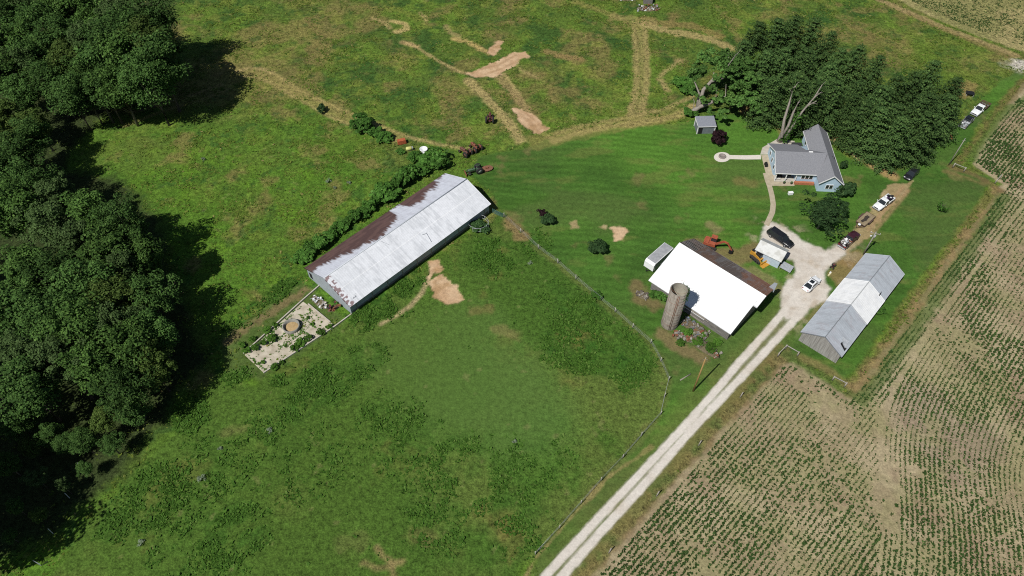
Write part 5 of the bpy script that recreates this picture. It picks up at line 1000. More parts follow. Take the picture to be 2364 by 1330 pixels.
def cabin(root, xb0, xt0, xt1, xb1, hb, ht, zb, zt, pm, glass=M_glass, sunroof=False, rear_glass=True):
    """greenhouse: xb0..xb1 at the belt line, xt0..xt1 at the roof; glass panes stand just proud of it"""
    b = MB(); c = [(xb0, -hb, zb), (xb1, -hb, zb), (xb1, hb, zb), (xb0, hb, zb), (xt0, -ht, zt), (xt1, -ht, zt), (xt1, ht, zt), (xt0, ht, zt), (xt0 + .12, 0, zt + .04), (xt1 - .12, 0, zt + .04)]
    b.add(c, [(0, 1, 5, 4), (1, 2, 6, 5), (2, 3, 7, 6), (3, 0, 4, 7), (4, 5, 9, 8), (6, 7, 8, 9), (5, 6, 9), (7, 4, 8)], pm); b.build('cabin', root, bevel=.05)
    def pane(name, q, k=.86):
        q = [Vector(p) for p in q]; ce = sum(q, Vector()) / 4; n = (q[1] - q[0]).cross(q[3] - q[0]).normalized()
        q = [ce + (p - ce) * k + n * .015 for p in q]; p = MB(); p.add(q + [v - n * .012 for v in q], [(0, 1, 2, 3), (7, 6, 5, 4), (1, 0, 4, 5), (2, 1, 5, 6), (3, 2, 6, 7), (0, 3, 7, 4)], glass); return p.build(name, root)
    pane('windshield', [c[1], c[2], c[6], c[5]], .9)
    if rear_glass: pane('rear_window', [c[3], c[0], c[4], c[7]], .88)
    pane('side_window', [c[0], c[1], c[5], c[4]], .84); pane('side_window', [c[2], c[3], c[7], c[6]], .84)
    if sunroof: MB().box(((xt0 + xt1) / 2 + .02, 0, zt + .045), ((xt1 - xt0) * .62, ht * 1.25, .02), glass).build('sunroof', root)
def lamps(root, xf, xr, y, zf, zr):
    for s in (-1, 1):
        MB().box((xf, s * y, zf), (.10, .34, .16), M_lamp).build('headlight', root); MB().box((xr, s * y, zr), (.08, .22, .22), M_tail).build('taillight', root)
def mirrors(root, x, y, z, m):
    for s in (-1, 1): MB().box((x, s * y, z), (.14, .2, .14), m).build('mirror', root)
def place(name, label, cat, a, b_, dz=0, group=None):
    """a = picture point of the tail, b_ = picture point of the nose, both on the ground"""
    p, q = at(*a), at(*b_); return thing(name, label, cat, ((p.x + q.x) / 2, (p.y + q.y) / 2, dz), math.atan2(q.y - p.y, q.x - p.x), group)
def car(root, L, W_, pm, suv=False, sunroof=False):
    h = L / 2; w = W_ / 2; zt = 1.0 if suv else .88
    b = MB(); body_loft(b, [(-h, w * .80, .42, .72, zt - .06), (-h + .25, w * .95, .26, .78, zt), (-h * .5, w, .24, .82, zt + .03), (0, w, .24, .82, zt + .02), (h * .45, w * .99, .24, .80, zt - .02), (h - .45, w * .93, .26, .70, zt - .14), (h - .08, w * .80, .34, .60, zt - .24), (h, w * .66, .40, .52, zt - .32)], pm); b.build('body', root)
    if suv: cabin(root, -h + .12, -h + .55, h * .20, h * .48, w * .93, w * .74, zt - .03, 1.74, pm)
    else: cabin(root, -h * .80, -h * .42, h * .16, h * .50, w * .92, w * .70, zt - .04, 1.42, pm, sunroof=sunroof)
    wheels(root, [(h * .62, w - .08), (h * .62, -w + .08), (-h * .60, w - .08), (-h * .60, -w + .08)], .35 if not suv else .40, .24)
    lamps(root, h - .10, -h + .02, w * .62, .66, .80); mirrors(root, h * .36, w + .06, zt + .06, pm)
    MB().box((h - .02, 0, .42), (.10, W_ * .62, .2), M_black).build('bumper', root); MB().box((-h + .0, 0, .48), (.10, W_ * .66, .2), pm).build('bumper', root)
def pickup(root, L, W_, pm, flat=False, lower=None):
    h = L / 2; w = W_ / 2; pb = lower or pm; cx = -h * .06
    b = MB(); body_loft(b, [(cx - .25, w * .98, .40, .95, 1.10), (h * .42, w * .99, .40, .94, 1.08), (h - .35, w * .95, .40, .88, 1.00), (h - .05, w * .86, .46, .80, .93), (h, w * .80, .50, .74, .86)], pm)
    if lower: body_loft(b, [(cx - .27, w * 1.005, .38, .62, .80), (h + .012, w * .88, .44, .62, .74)], lower)
    b.build('body', root)
    cabin(root, cx - .22, cx - .05, h * .26, h * .48, w * .93, w * .76, 1.07, 1.80, pm)
    if not flat:
        bd = MB(); x0, x1 = -h, cx - .3; xm, ln = (x0 + x1) / 2, x1 - x0
        bd.box((xm, 0, .68), (ln, W_ * .9, .08), M_black)
        for s in (-1, 1): bd.box((xm, s * (w * .98 - .06), .80), (ln, .12, .64), pb)
        bd.box((x1 - .03, 0, .88), (.06, W_ * .88, .46), pb); bd.build('bed', root)
        MB().box((-h + .02, 0, .88), (.07, W_ * .86, .46), pb).build('tailgate', root)
    else:
        bd = MB(); x0, x1 = -h - .3, cx - .3
        for s in (-.95, -.35, .35, .95): bd.beam((x0, s, .95), (x1, s, .95), .10, .12, M_bed)
        for i in range(7): bd.beam((x0 + (x1 - x0) * i / 6, -1.05, 1.02), (x0 + (x1 - x0) * i / 6, 1.05, 1.02), .12, .10, M_bed)
        for s in (-1.05, 1.05): bd.beam((x0, s, 1.05), (x1, s, 1.05), .1, .14, M_bed)
        bd.build('flatbed', root)
    wheels(root, [(h * .62, w - .1), (h * .62, -w + .1), (-h * .62, w - .1), (-h * .62, -w + .1)], .40, .27)
    lamps(root, h - .05, -h + .0, w * .68, .78, .95); mirrors(root, h * .36, w + .1, 1.2, pm)
    MB().box((h + .03, 0, .52), (.14, W_ * .92, .22), M_galv).build('bumper', root); MB().box((-h - .06, 0, .50), (.14, W_ * .88, .2), M_galv).build('bumper', root)
    MB().box((h - .01, 0, .74), (.08, W_ * .5, .22), M_black).build('grille', root)
M_litter = mat('trampled_litter', (.10, .085, .05), (.17, .14, .085), 3, .95, bump=.6)
def clutter(name, label, loc, rz, L, W_, n, mats_, seed, z0=.0, hmax=.5, cat='scrap', mound=None):
    rd = random.Random(seed); b = MB()
    if z0 == 0 and mound: b.ball((0, 0, 0), (L * .55, W_ * .55, .16), mound, 14, 6)
    for i in range(n):
        c = (rd.uniform(-L / 2, L / 2), rd.uniform(-W_ / 2, W_ / 2), z0 + rd.uniform(.05, hmax)); m_ = rd.choice(mats_); t_ = rd.random()
        if t_ < .45: b.box(c, (rd.uniform(.2, .7), rd.uniform(.15, .45), rd.uniform(.1, .35)), m_, rot=Matrix.Rotation(rd.uniform(0, 3.1), 3, 'Z') @ Matrix.Rotation(rd.uniform(-.4, .4), 3, 'X'))
        elif t_ < .8: a = rd.uniform(0, 3.1); l_ = rd.uniform(.4, 1.1) * min(1, L / 2); b.beam((c[0] - l_ / 2 * math.cos(a), c[1] - l_ / 2 * math.sin(a), c[2]), (c[0] + l_ / 2 * math.cos(a), c[1] + l_ / 2 * math.sin(a), c[2] + rd.uniform(-.1, .25)), .09, .05, m_)
        else: b.lathe([(.08, 0), (.22, 0), (.24, .2), (.2, .22), (.08, .02)], c, m_, 10)
    o = b.build(name, None, loc, rz); return tag(o, label, cat)

r_ = place('sedan', 'white sedan with a black sunroof parked in the middle of the gravel yard', 'car', (1857, 673), (1886, 646)); car(r_, 4.75, 1.85, P_white, sunroof=True)
r_ = place('parked_car', 'black car at the top of the dirt drive with its tail under the pines', 'car', (2114, 394), (2090, 417)); car(r_, 4.8, 1.82, P_black)
r_ = place('parked_van', 'long black van parked behind the small tin-roofed outbuilding', 'van', (1771, 534), (1829, 574)); car(r_, 6.0, 2.05, P_black, suv=True)
r_ = place('pickup_truck', 'dark maroon pickup with scrap heaped in its bed, nose towards the flat trailer', 'pickup', (1938, 576), (1977, 541)); pickup(r_, 5.9, 1.95, P_maroon); mp = r_
r_ = place('pickup_truck', 'white pickup facing the flat trailer, its bed piled with junk', 'pickup', (2056, 459), (2018, 487)); pickup(r_, 5.6, 1.95, P_white); wp = r_
r_ = place('pickup_truck', 'silver and black pickup with a boxy grey tail on the grass lane beside the pines', 'pickup', (2214, 301), (2243, 272)); pickup(r_, 5.3, 1.9, P_silver); sp_ = r_
MB().box((1.55, 0, 1.08), (1.6, 1.5, .05), P_black).build('hood', sp_); MB().box((.25, 0, 1.86), (1.2, 1.3, .05), P_black).build('roof_panel', sp_)
r_ = place('flatbed_truck', 'white and blue truck with a rusty flat bed, last vehicle up the grass lane', 'truck', (2279, 239), (2239, 274)); pickup(r_, 6.4, 2.0, P_white, flat=True, lower=P_navy)
def beds(root, name, label, mats_, seed, n=26, dx=-1.65):
    p = root.matrix_basis @ Vector((dx, 0, 0)); clutter(name, label, (p.x, p.y, .72), root.rotation_euler.z, 2.0, 1.4, n, mats_, seed)
M_mix = [M_white, M_black, M_galv, M_rust, M_timber]
bpy.context.view_layer.update()
beds(mp, 'scrap_pile', 'grey scrap metal and bags heaped in the bed of the maroon pickup', [M_galv, M_black, M_timber, M_rust, M_white], 1); beds(wp, 'junk_pile', 'junk and a white sack piled in the bed of the white pickup', [M_white, M_black, mat('purple_tarp', (.07, .04, .10), (.1, .06, .13), 4, .6), M_black], 2, 22); beds(sp_, 'tool_pile', 'white tools and pipes lying in the bed of the silver pickup', [M_white, M_galv, M_galv], 3, 16)
# flat trailer between maroon and white pickup
r_ = place('flat_trailer', 'tan plank-deck trailer with a dark oil stain between the two pickups', 'trailer', (2011, 497), (1976, 528))
MB().box((-.35, 0, .68), (4.4, 2.0, .10), M_deck).build('deck', r_)
b = MB(); b.prism([(-1.6, -.35), (-.9, -.5), (0, -.3), (.9, -.42), (1.3, .05), (.6, .25), (0, .45), (-.8, .3), (-1.5, .35)], .732, .737, mat('oil_stain', (.03, .025, .02), (.06, .05, .04), 3, .8)); b.build('stain', r_)
b = MB()
for s in (-1.05, 1.05): b.beam((-2.55, s, .70), (1.85, s, .70), .07, .14, M_bed)
for s in (-2.55, 1.85): b.beam((s, -1.05, .70), (s, 1.05, .70), .07, .14, M_bed)
b.beam((1.85, -.9, .62), (3.2, 0, .56), .08, .10, M_bed).beam((1.85, .9, .62), (3.2, 0, .56), .08, .10, M_bed); b.build('frame', r_)
wheels(r_, [(-.1, 1.2), (-.1, -1.2), (-.95, 1.2), (-.95, -1.2)], .34, .22)
for s in (-1.2, 1.2): MB().box((-.55, s, .74), (1.75, .30, .05), M_bed).build('fender', r_)
b = MB(); b.lathe([(.01, 0), (.30, 0), (.33, .06), (.30, .14), (.16, .16), (.01, .14)], (2.15, 0, .66), M_white, 16); b.build('spare_wheel', r_)
# white box trailer by the barn
r_ = place('box_trailer', 'white enclosed trailer with a grey roof at the end of the white-roofed barn', 'trailer', (1541, 584), (1497, 623))
M_tr = mat('grey_trailer_roof', (.26, .27, .29), (.36, .37, .39), 1.4, .7)
MB().box((0, 0, 1.45), (6.2, 2.35, 2.15), M_white, taper=.985).build('body', r_, bevel=.06); MB().box((.0, 0, 2.55), (5.85, 2.05, .05), M_tr).build('roof', r_)
b = MB(); b.sideprism([(3.06, .6), (3.5, .62), (3.42, 2.1), (3.06, 2.5)], -1.15, 1.15, M_white); b.build('nose', r_)
b = MB(); b.beam((3.4, -.5, .5), (4.2, 0, .5), .08, .1, M_black).beam((3.4, .5, .5), (4.2, 0, .5), .08, .1, M_black).cyl((4.1, 0, .05), (4.1, 0, .7), .04, .04, M_black, 6); b.build('hitch', r_)
wheels(r_, [(.45, 1.12), (.45, -1.12), (-.4, 1.12), (-.4, -1.12)], .33, .2)
for s in (-1.19, 1.19): MB().box((0, s, .76), (1.8, .05, .10), M_galv).build('fender', r_)

# mini excavator
M_or = mat('orange_machine_paint', (.30, .075, .04), (.38, .11, .06), 2, .5); M_ye = mat('yellow_machine_paint', (.46, .235, .03), (.52, .28, .05), 2, .45)
M_track = mat('rubber_track', (.03, .028, .025), (.06, .055, .05), 6, .9, bump=.6)
def track(root, y, L, h, w):
    b = MB(); pr = []
    for i in range(9): a = math.pi / 2 + math.pi * i / 8; pr.append((-L / 2 + h / 2 + h / 2 * math.cos(a), h / 2 + h / 2 * math.sin(a)))
    for i in range(9): a = -math.pi / 2 + math.pi * i / 8; pr.append((L / 2 - h / 2 + h / 2 * math.cos(a), h / 2 + h / 2 * math.sin(a)))
    b.sideprism(pr, y - w / 2, y + w / 2, M_track); o = b.build('track', root)
    rb = MB()
    for i in range(4): rb.lathe([(.01, -w / 2 - .02), (h * .28, -w / 2 - .02), (h * .28, w / 2 + .02), (.01, w / 2 + .02)], (-L / 2 + h / 2 + (L - h) * i / 3, y, h / 2), M_black, 10, 'Y')
    rb.build('roller', o)
p, q = at(1641, 570), at(1678, 582); ex = thing('mini_excavator', 'orange mini excavator with its arm stretched out behind the rusty barn roof', 'excavator', (p.x, p.y + .3, 0), math.atan2(q.y - p.y, q.x - p.x))
track(ex, .85, 2.7, .6, .45); track(ex, -.85, 2.7, .6, .45); MB().box((0, 0, .45), (1.4, 1.4, .3), M_black).build('undercarriage', ex)
b = MB(); b.prism([(-1.35 + .25 * abs(math.sin(t)) * 0 - .25 * math.cos(t), 1.0 * math.sin(t)) for t in np.linspace(-1.35, 1.35, 9)][::-1] + [(.9, -.95), (.9, .95)], .75, 1.5, M_or); b.build('body', ex, bevel=.05)
b = MB(); b.box((.25, .38, 1.95), (1.15, 1.0, 1.0), M_glass, taper=.92); b.box((.25, .38, 2.48), (1.2, 1.05, .08), M_or); cb = b.build('cab', ex)
MB().box((-.9, -.1, 1.6), (.7, 1.6, .25), M_or).build('engine_cover', ex)
b = MB(); b.beam((.9, -.35, 1.3), (2.3, -.35, 2.7), .26, .40, M_or).beam((2.3, -.35, 2.7), (3.2, -.35, 2.5), .24, .36, M_or); b.build('boom', ex)
MB().beam((3.1, -.35, 2.65), (4.3, -.35, .95), .2, .28, M_or).build('stick', ex); MB().cyl((1.3, -.35, 1.3), (2.4, -.35, 2.4), .06, .06, M_galv, 6).build('ram', ex)
b = MB(); b.sideprism([(4.15, 1.05), (4.55, .95), (4.6, .45), (4.2, .2), (3.8, .35), (3.95, .75)], -.75, .05, M_black); b.build('bucket', ex)
b = MB(); b.box((-1.55, 0, .45), (.12, 1.9, .4), M_or); b.build('blade', ex)
# skid loader
p, q = at(1738, 588), at(1763, 609); sk = thing('skid_loader', 'yellow and black tracked skid loader beside the small outbuilding', 'loader', ((p.x + q.x) / 2 - .2, (p.y + q.y) / 2, 0), math.atan2(q.y - p.y, q.x - p.x))
track(sk, .8, 2.7, .75, .42); track(sk, -.8, 2.7, .75, .42)
b = MB(); b.sideprism([(-1.75, .5), (1.0, .45), (1.0, .9), (-.2, 1.15), (-1.1, 1.55), (-1.75, 1.35)], -.58, .58, M_ye); b.build('body', sk, bevel=.04)
b = MB(); b.box((-1.35, 0, 1.52), (.7, .9, .08), M_black); b.build('engine_grille', sk)
b = MB(); b.box((.1, 0, 1.5), (1.25, 1.0, 1.1), M_glass, taper=.9).box((.1, 0, 2.08), (1.3, 1.0, .08), M_black); b.build('cab', sk)
for s in (-.72, .72): MB().beam((-1.55, s, 1.6), (.6, s, 1.35), .16, .22, M_ye).beam((.6, s, 1.35), (1.75, s, .5), .16, .2, M_ye).build('lift_arm', sk)
b = MB(); b.sideprism([(1.55, .75), (1.75, .75), (1.7, .15), (2.5, .08), (2.5, .02), (1.6, .02)], -1.0, 1.0, M_ye); b.build('bucket', sk)

# tractors
def tractor(root, m, rear_r=.75, front_r=.38, rim=None):
    rm = rim or m
    def wh(x, y, r, w, nm):
        b = MB(); b.lathe([(r * .6, -w / 2), (r * .95, -w / 2), (r, -w * .3), (r, w * .3), (r * .95, w / 2), (r * .6, w / 2)], (x, y, r), M_tyre, 20, 'Y'); o = b.build('wheel', root)
        MB().lathe([(.01, -w * .25), (r * .6, -w * .3), (r * .6, w * .3), (.01, w * .25)], (x, y, r), rm, 14, 'Y').build('rim', o)
    for s in (-1, 1): wh(-.85, s * .85, rear_r, .38, 'rear'); wh(1.45, s * .62, front_r, .22, 'front')
    b = MB(); b.loft([[(.0, -.26, .75), (.0, .26, .75), (.0, .30, 1.25), (.0, 0, 1.38), (.0, -.30, 1.25)], [(1.3, -.24, .72), (1.3, .24, .72), (1.3, .27, 1.2), (1.3, 0, 1.32), (1.3, -.27, 1.2)], [(1.75, -.18, .7), (1.75, .18, .7), (1.75, .2, 1.1), (1.75, 0, 1.18), (1.75, -.2, 1.1)]], m); b.build('hood', root)
    b = MB(); b.box((-.5, 0, .75), (1.3, .42, .5), m).beam((-.85, -.8, .75), (-.85, .8, .75), .18, .18, M_rust).beam((1.45, -.6, .42), (1.45, .6, .42), .10, .10, M_rust).box((.9, 0, .6), (1.6, .3, .3), M_rust); b.build('chassis', root)
    for s in (-1, 1): MB().beam((-1.35, s * .62, 1.42), (-.35, s * .62, 1.5), .34, .06, m).build('fender', root)
    b = MB(); b.box((-.85, 0, 1.18), (.45, .5, .08), M_black).box((-1.07, 0, 1.36), (.08, .5, .35), M_black); b.build('seat', root)
    b = MB(); b.beam((-.05, 0, 1.3), (-.35, 0, 1.62), .05, .05, M_black).lathe([(.2, 0), (.23, .02), (.2, .04)], (-.37, 0, 1.62), M_black, 14); b.build('steering_wheel', root)
    MB().cyl((.7, .12, 1.3), (.7, .12, 1.95), .04, .035, M_rust, 6).build('exhaust', root)
M_mar = mat('faded_maroon_paint', (.10, .03, .035), (.15, .055, .05), 4, .8); M_rr = mat('rust_red_paint', (.17, .06, .038), (.22, .09, .055), 4, .8); M_gr = mat('faded_green_paint', (.045, .10, .05), (.085, .15, .085), 3, .7)
M_rb2 = mat('faded_rust_deck', (.17, .075, .045), (.23, .12, .075), 3, .85); M_rb = mat('rust_brown_paint', (.11, .05, .04), (.17, .085, .06), 4, .85)
t1 = place('tractor', 'dark maroon tractor alone on the meadow beside the worn track', 'tractor', (1130, 291), (1132, 266)); tractor(t1, M_mar, .85)
t2 = place('tractor', 'rust-red tractor, upper of the pair above the green tractor', 'tractor', (1107, 352), (1090, 338)); tractor(t2, M_rr)
t3 = place('tractor', 'dull brown rusted tractor, lower of the pair above the green tractor', 'tractor', (1084, 362), (1066, 350)); tractor(t3, M_rb)
t4 = place('tractor', 'old green tractor pulling a rusty mower at the barn corner', 'tractor', (1112, 396), (1082, 403)); t4.location.y += .2; tractor(t4, M_gr, .85, .42, mat('pale_rim', (.50, .50, .47), (.4, .4, .38), 5, .6))
b = MB(); b.beam((2.3, -.9, .35), (2.3, .9, .35), .12, .55, M_rust).beam((1.5, -.4, .5), (2.3, -.4, .4), .1, .1, M_gr).beam((1.5, .4, .5), (2.3, .4, .4), .1, .1, M_gr); b.build('front_blade', t4)
p = at(1122, 391); b = MB(); pl = [(-1.2, -.75), (-.4, -.95), (.6, -.8), (1.1, -.35), (1.1, .35), (.6, .8), (-.4, .95), (-1.2, .75)]
b.prism(pl, .28, .42, M_rb2).box((-.3, 0, .55), (.7, .35, .3), M_rust).beam((-1.2, 0, .45), (-2.2, 0, .6), .12, .12, M_rust); mw = b.build('brush_mower', None, (p.x + .5, p.y, 0), t4.rotation_euler.z + math.pi); tag(mw, 'rusty rounded brush mower hitched behind the green tractor', 'mower')
# things in the meadow
p = at(928, 331); b = MB(); b.box((0, 0, .6), (2.0, 1.1, 1.0), mat('rust_red_sheet', (.34, .075, .035), (.42, .12, .05), 3, .7), taper=.9).box((.9, 0, .2), (.3, .9, .4), M_rust); small_tag('metal_bin', b, 'rusty red metal box beside the low meadow bush', 'box', tuple(p), R(20))
p = at(945, 347); b = MB(); b.tube([(-.75, 0, .55), (-.6, 0, .55), (.5, 0, .55), (.7, 0, .55)], [.25, .45, .45, .25], mat('yellow_plastic', (.50, .50, .14), (.56, .56, .22), 3, .6), 12).box((0, 0, .1), (.9, .5, .2), M_galv).box((.75, 0, .55), (.3, .5, .5), M_galv); small_tag('liquid_tank', b, 'small pale yellow tank lying in the weeds between red box and white feeder', 'tank', tuple(p), R(15))
p = at(979, 352); b = MB(); b.lathe([(.45, .0), (.55, .1), (.75, .65), (.95, 1.0), (.95, 1.15), (.80, 1.15), (.6, .8), (.01, .75)], (0, 0, 0), M_white, 24).box((0, -.95, .35), (.5, .5, .7), M_white); small_tag('stock_feeder', b, 'round white open-topped feeder in the weeds above the hedge', 'feeder', tuple(p))
p = at(2237, 220); b = MB(); b.box((0, 0, .75), (1.9, 1.5, .12), M_black)
for sx in (-.8, .8):
    for sy in (-.6, .6): b.box((sx, sy, .35), (.1, .1, .7), M_galv)
small_tag('black_topped_table', b, 'black-topped low platform in the tan grass beside the pines', 'platform', tuple(p), R(-18))
p = at(2193, 322); b = MB(); b.box((0, 0, .5), (.7, 1.2, .5), M_or, taper=.8).box((0, .5, .9), (.5, .35, .4), M_or)
for sx in (-.35, .35):
    for sy in (-.4, .4): b.lathe([(.01, -.08), (.25, -.08), (.25, .08), (.01, .08)], (sx, sy, .25), M_tyre, 12, 'X')
small_tag('riding_mower', b, 'orange riding mower at the edge of the pines by the grass lane', 'mower', tuple(p), R(10))
p = at(1922, 617); b = MB(); b.box((0, 0, .45), (1.0, .35, .35), M_mar).box((-.35, 0, .7), (.4, .3, .15), M_black).beam((.4, -.35, .95), (.4, .35, .95), .05, .05, M_black).beam((.4, 0, .5), (.4, 0, .95), .06, .06, M_black)
for sx in (-.45, .5):
    for sy in (-.32, .32): b.lathe([(.01, -.1), (.26, -.1), (.26, .1), (.01, .1)], (sx, sy, .26), M_tyre, 12, 'Y')
small_tag('small_quad_bike', b, 'small dark red quad bike at the edge of the gravel by the grey-roofed shed', 'quad bike', tuple(p), R(50))
p = at(1915, 634); b = MB(); b.box((0, 0, .15), (1.1, .3, .25), mat('cream_plastic', (.62, .56, .34), None, rough=.6)).box((.3, .1, .33), (.4, .25, .15), M_white); small_tag('feed_sack', b, 'pale yellow sack on the grass below the red quad bike', 'sack', tuple(p), R(45))
p = at(1824, 449); b = MB(); b.box((0, 0, .35), (1.0, .55, .6), M_white).box((0, 0, .67), (1.06, .6, .06), M_trim); small_tag('utility_box', b, 'small white box alone on the lawn before the house', 'box', tuple(p), R(5))
# concrete pad with its feeding ring
pad = sheet('concrete_pad', [(565, 820), (608, 860), (771, 752), (762, 742), (700, 697)], .06, attr_mat('x', amt_attr=False) if False else mat('old_concrete', (.33, .29, .215), (.52, .47, .38), .8, .95, bump=.4, detail=8, lo=.3, hi=.62))
for nm, pts in (('lane side of the concrete pad', [(563, 817), (700, 693), (738, 660)]), ('pasture side of the concrete pad', [(609, 862), (774, 754), (812, 726)]), ('barn side of the concrete pad', [(712, 703), (763, 745)])):
    P_ = ats(pts); b = MB()
    for a, c in zip(P_[:-1], P_[1:]): b.beam((a.x, a.y, .12), (c.x, c.y, .12), .22, .36, M_conc)
    tag(b.build('low_wall'), 'low concrete kerb wall on the ' + nm, 'wall', 'kerbs of the concrete pad')
p = at(674, 757); b = MB(); rg1 = MB(); rg1.lathe([(1.55, 0), (1.62, .75), (1.45, .78), (1.30, .2), (1.25, .1), (1.2, .1)], (0, 0, .05), mat('ring_concrete', (.20, .20, .18), (.28, .27, .24), 3, .9), 36)
fr = thing('feed_ring', 'round concrete feed ring filled with tan litter on the concrete pad', 'feeder', (p.x, p.y, .02)); rg1.build('rim', fr); MB().lathe([(1.26, .14), (.8, .22), (.01, .26)], (0, 0, .05), mat('tan_litter', (.36, .25, .12), (.44, .32, .17), 3, .95), 24).build('litter', fr)
random.seed(4)
for i, (u, v, s, lab) in enumerate(((695, 795, .95, 'large weed clump at the pasture side of the pad, nearest the ring'), (680, 806, .95, 'second weed clump along the pasture side of the pad'), (712, 784, .8, 'third weed clump along the pasture side of the pad, under the pale end'), (742, 770, .8, 'weed clump on the pasture kerb near the junk heap'), (760, 757, .75, 'weed clump at the corner of the pad nearest the junk heap'), (635, 850, .75, 'weed clump at the lowest corner of the pad'), (650, 838, .55, 'small weed clump on the pasture kerb near the lowest corner'), (628, 785, .95, 'dark weed clump standing on the slab left of the ring'), (608, 795, .8, 'weed clump on the slab between the dark clump and the lane'), (590, 805, .8, 'weed clump near the end kerb of the pad'), (570, 812, .85, 'weed clump on the outermost corner of the pad'), (618, 765, .8, 'weed clump on the lane side level with the ring'), (636, 752, .7, 'weed clump on the lane kerb just past the ring'), (585, 785, .8, 'weed clump on the lane kerb at the far end'), (560, 800, .8, 'weed clump outside the far end of the pad'), (720, 750, .5, 'small weed clump on the pale joints near the barn'), (712, 735, .45, 'smallest weed clump in a slab joint near the barn'), (660, 800, .3, 'tiny weed clump alone on bare slab'), (608, 838, .5, 'weed clump in a joint at the end of the slab'))):
    shrub('w', u, v, s, s * 1.15, lab, 'weed_clump', 'weed', 'weed clumps on the concrete pad')
rgp = np.random.default_rng(66); A_, B_, C_, D_ = [np.array(at(*q)) for q in ((565, 820), (608, 860), (768, 750), (700, 699))]; PJ = []
for f in np.linspace(.03, .97, 8): PJ += [(A_ * (1 - f) + D_ * f) * (1 - t) + (B_ * (1 - f) + C_ * f) * t for t in np.linspace(0.02, .98, 46)]
for t in np.linspace(.05, .95, 4): PJ += [(A_ * (1 - f) + D_ * f) * (1 - t) + (B_ * (1 - f) + C_ * f) * t for f in np.linspace(0.02, .98, 90)]
PJ = np.array(PJ); PJ = PJ[rgp.random(len(PJ)) < .12 + .7 * sstep(.5, .66, fbm(PJ[:, 0], PJ[:, 1], 3.2, 3, 67))]; PJ = PJ + np.c_[rgp.normal(0, .07, (len(PJ), 2)), np.full(len(PJ), .05)]
tufts('joint_grass', M_weed, PJ, rgp.uniform(.10, .30, len(PJ)), rgp.uniform(.05, .2, len(PJ)), rgp, 3, .9)
# junk at the barn gable
p = at(738, 698); clutter('junk_heap', 'heap of tin sheets and a white tarp against the gable of the long barn', tuple(p), R(-43), 4.2, 1.6, 30, [M_galv, M_white, M_timber, M_conc, M_galv], 7, 0, .55, 'junk', mound=M_litter)
p = at(770, 712); clutter('rusty_implement', 'rusted brown farm implement at the lower corner of the barn gable', tuple(p), R(40), 2.4, 1.2, 22, [M_rust, M_rust, M_mar, M_black], 8, 0, .8, 'implement', mound=M_litter)
p = at(1605, 758); clutter('lumber_heap', 'spilled boards and a blue-grey tarp heap at the foot of the white-roofed barn', (p.x, p.y, 0), R(-43), 5.5, 2.4, 60, [M_timber, M_wood_d, M_timber, M_wood_d, M_rust, mat('blue_tarp', (.10, .14, .18), (.16, .20, .24), 3, .6)], 9, 0, .45, 'junk', mound=M_litter)
p = at(1625, 800); clutter('brush_heap', 'brown brush and scrap strewn from the silo towards the yellow pole', (p.x, p.y, 0), R(-46), 6.5, 2.2, 56, [M_timber, M_wood_d, M_rust, M_bark], 10, 0, .35, 'junk', mound=M_litter)
p = at(1575, 778); clutter('fallen_hoops', 'grey bent hoops and rubble at the foot of the silo', (p.x, p.y, 0), R(-30), 3.4, 1.8, 36, [M_timber, M_wood_d, M_rust, M_timber], 11, 0, .4, 'junk', mound=M_litter)
p = at(1482, 682); clutter('stick_pile', 'pile of sticks left of the weedy barn corner', (p.x, p.y, 0), R(-40), 2.4, 1.6, 26, [M_timber, M_bark, M_bark], 12, 0, .35, 'junk', mound=M_litter)
p = at(1497, 20); clutter('scrap_heap', 'heap of white scrap and planks in front of the tiny blue-roofed hut', (p.x, p.y, 0), R(0), 6.5, 3.0, 46, [M_white, M_timber, M_galv, M_black, M_rust], 13, 0, .6, 'junk', mound=M_litter)
p = at(1497, 10); hu = thing('tiny_hut', 'tiny hut with blue-grey tin roof at the top edge of the picture', 'hut', (p.x, p.y + 2.2, 0), R(85)); gable_walls(4.2, 2.6, 1.7, 2.5, M_wood_d).build('wall', hu)
for s in (-1, 1): MB().slab([(-2.3, s * 1.5, 1.65), (2.3, s * 1.5, 1.65), (2.3, 0, 2.6), (-2.3, 0, 2.6)], .06, mat('blue_tin', (.30, .40, .56), (.36, .46, .60), 2, .5)).build('roof', hu)
p = at(1445, 2); clutter('scrap_heap', 'small scatter of pale scrap left of the tiny hut', (p.x, p.y + 1, 0), 0, 6, 2, 16, [M_white, M_timber, M_galv], 14, 0, .4, 'junk', mound=M_litter)
p = at(1480, 5); clutter('rock_scatter', 'grey rubble lying under the tree by the hut', (p.x + 11, p.y + 1.5, 0), 0, 5, 2, 14, [M_timber, M_white], 15, 0, .4, 'junk') if False else None

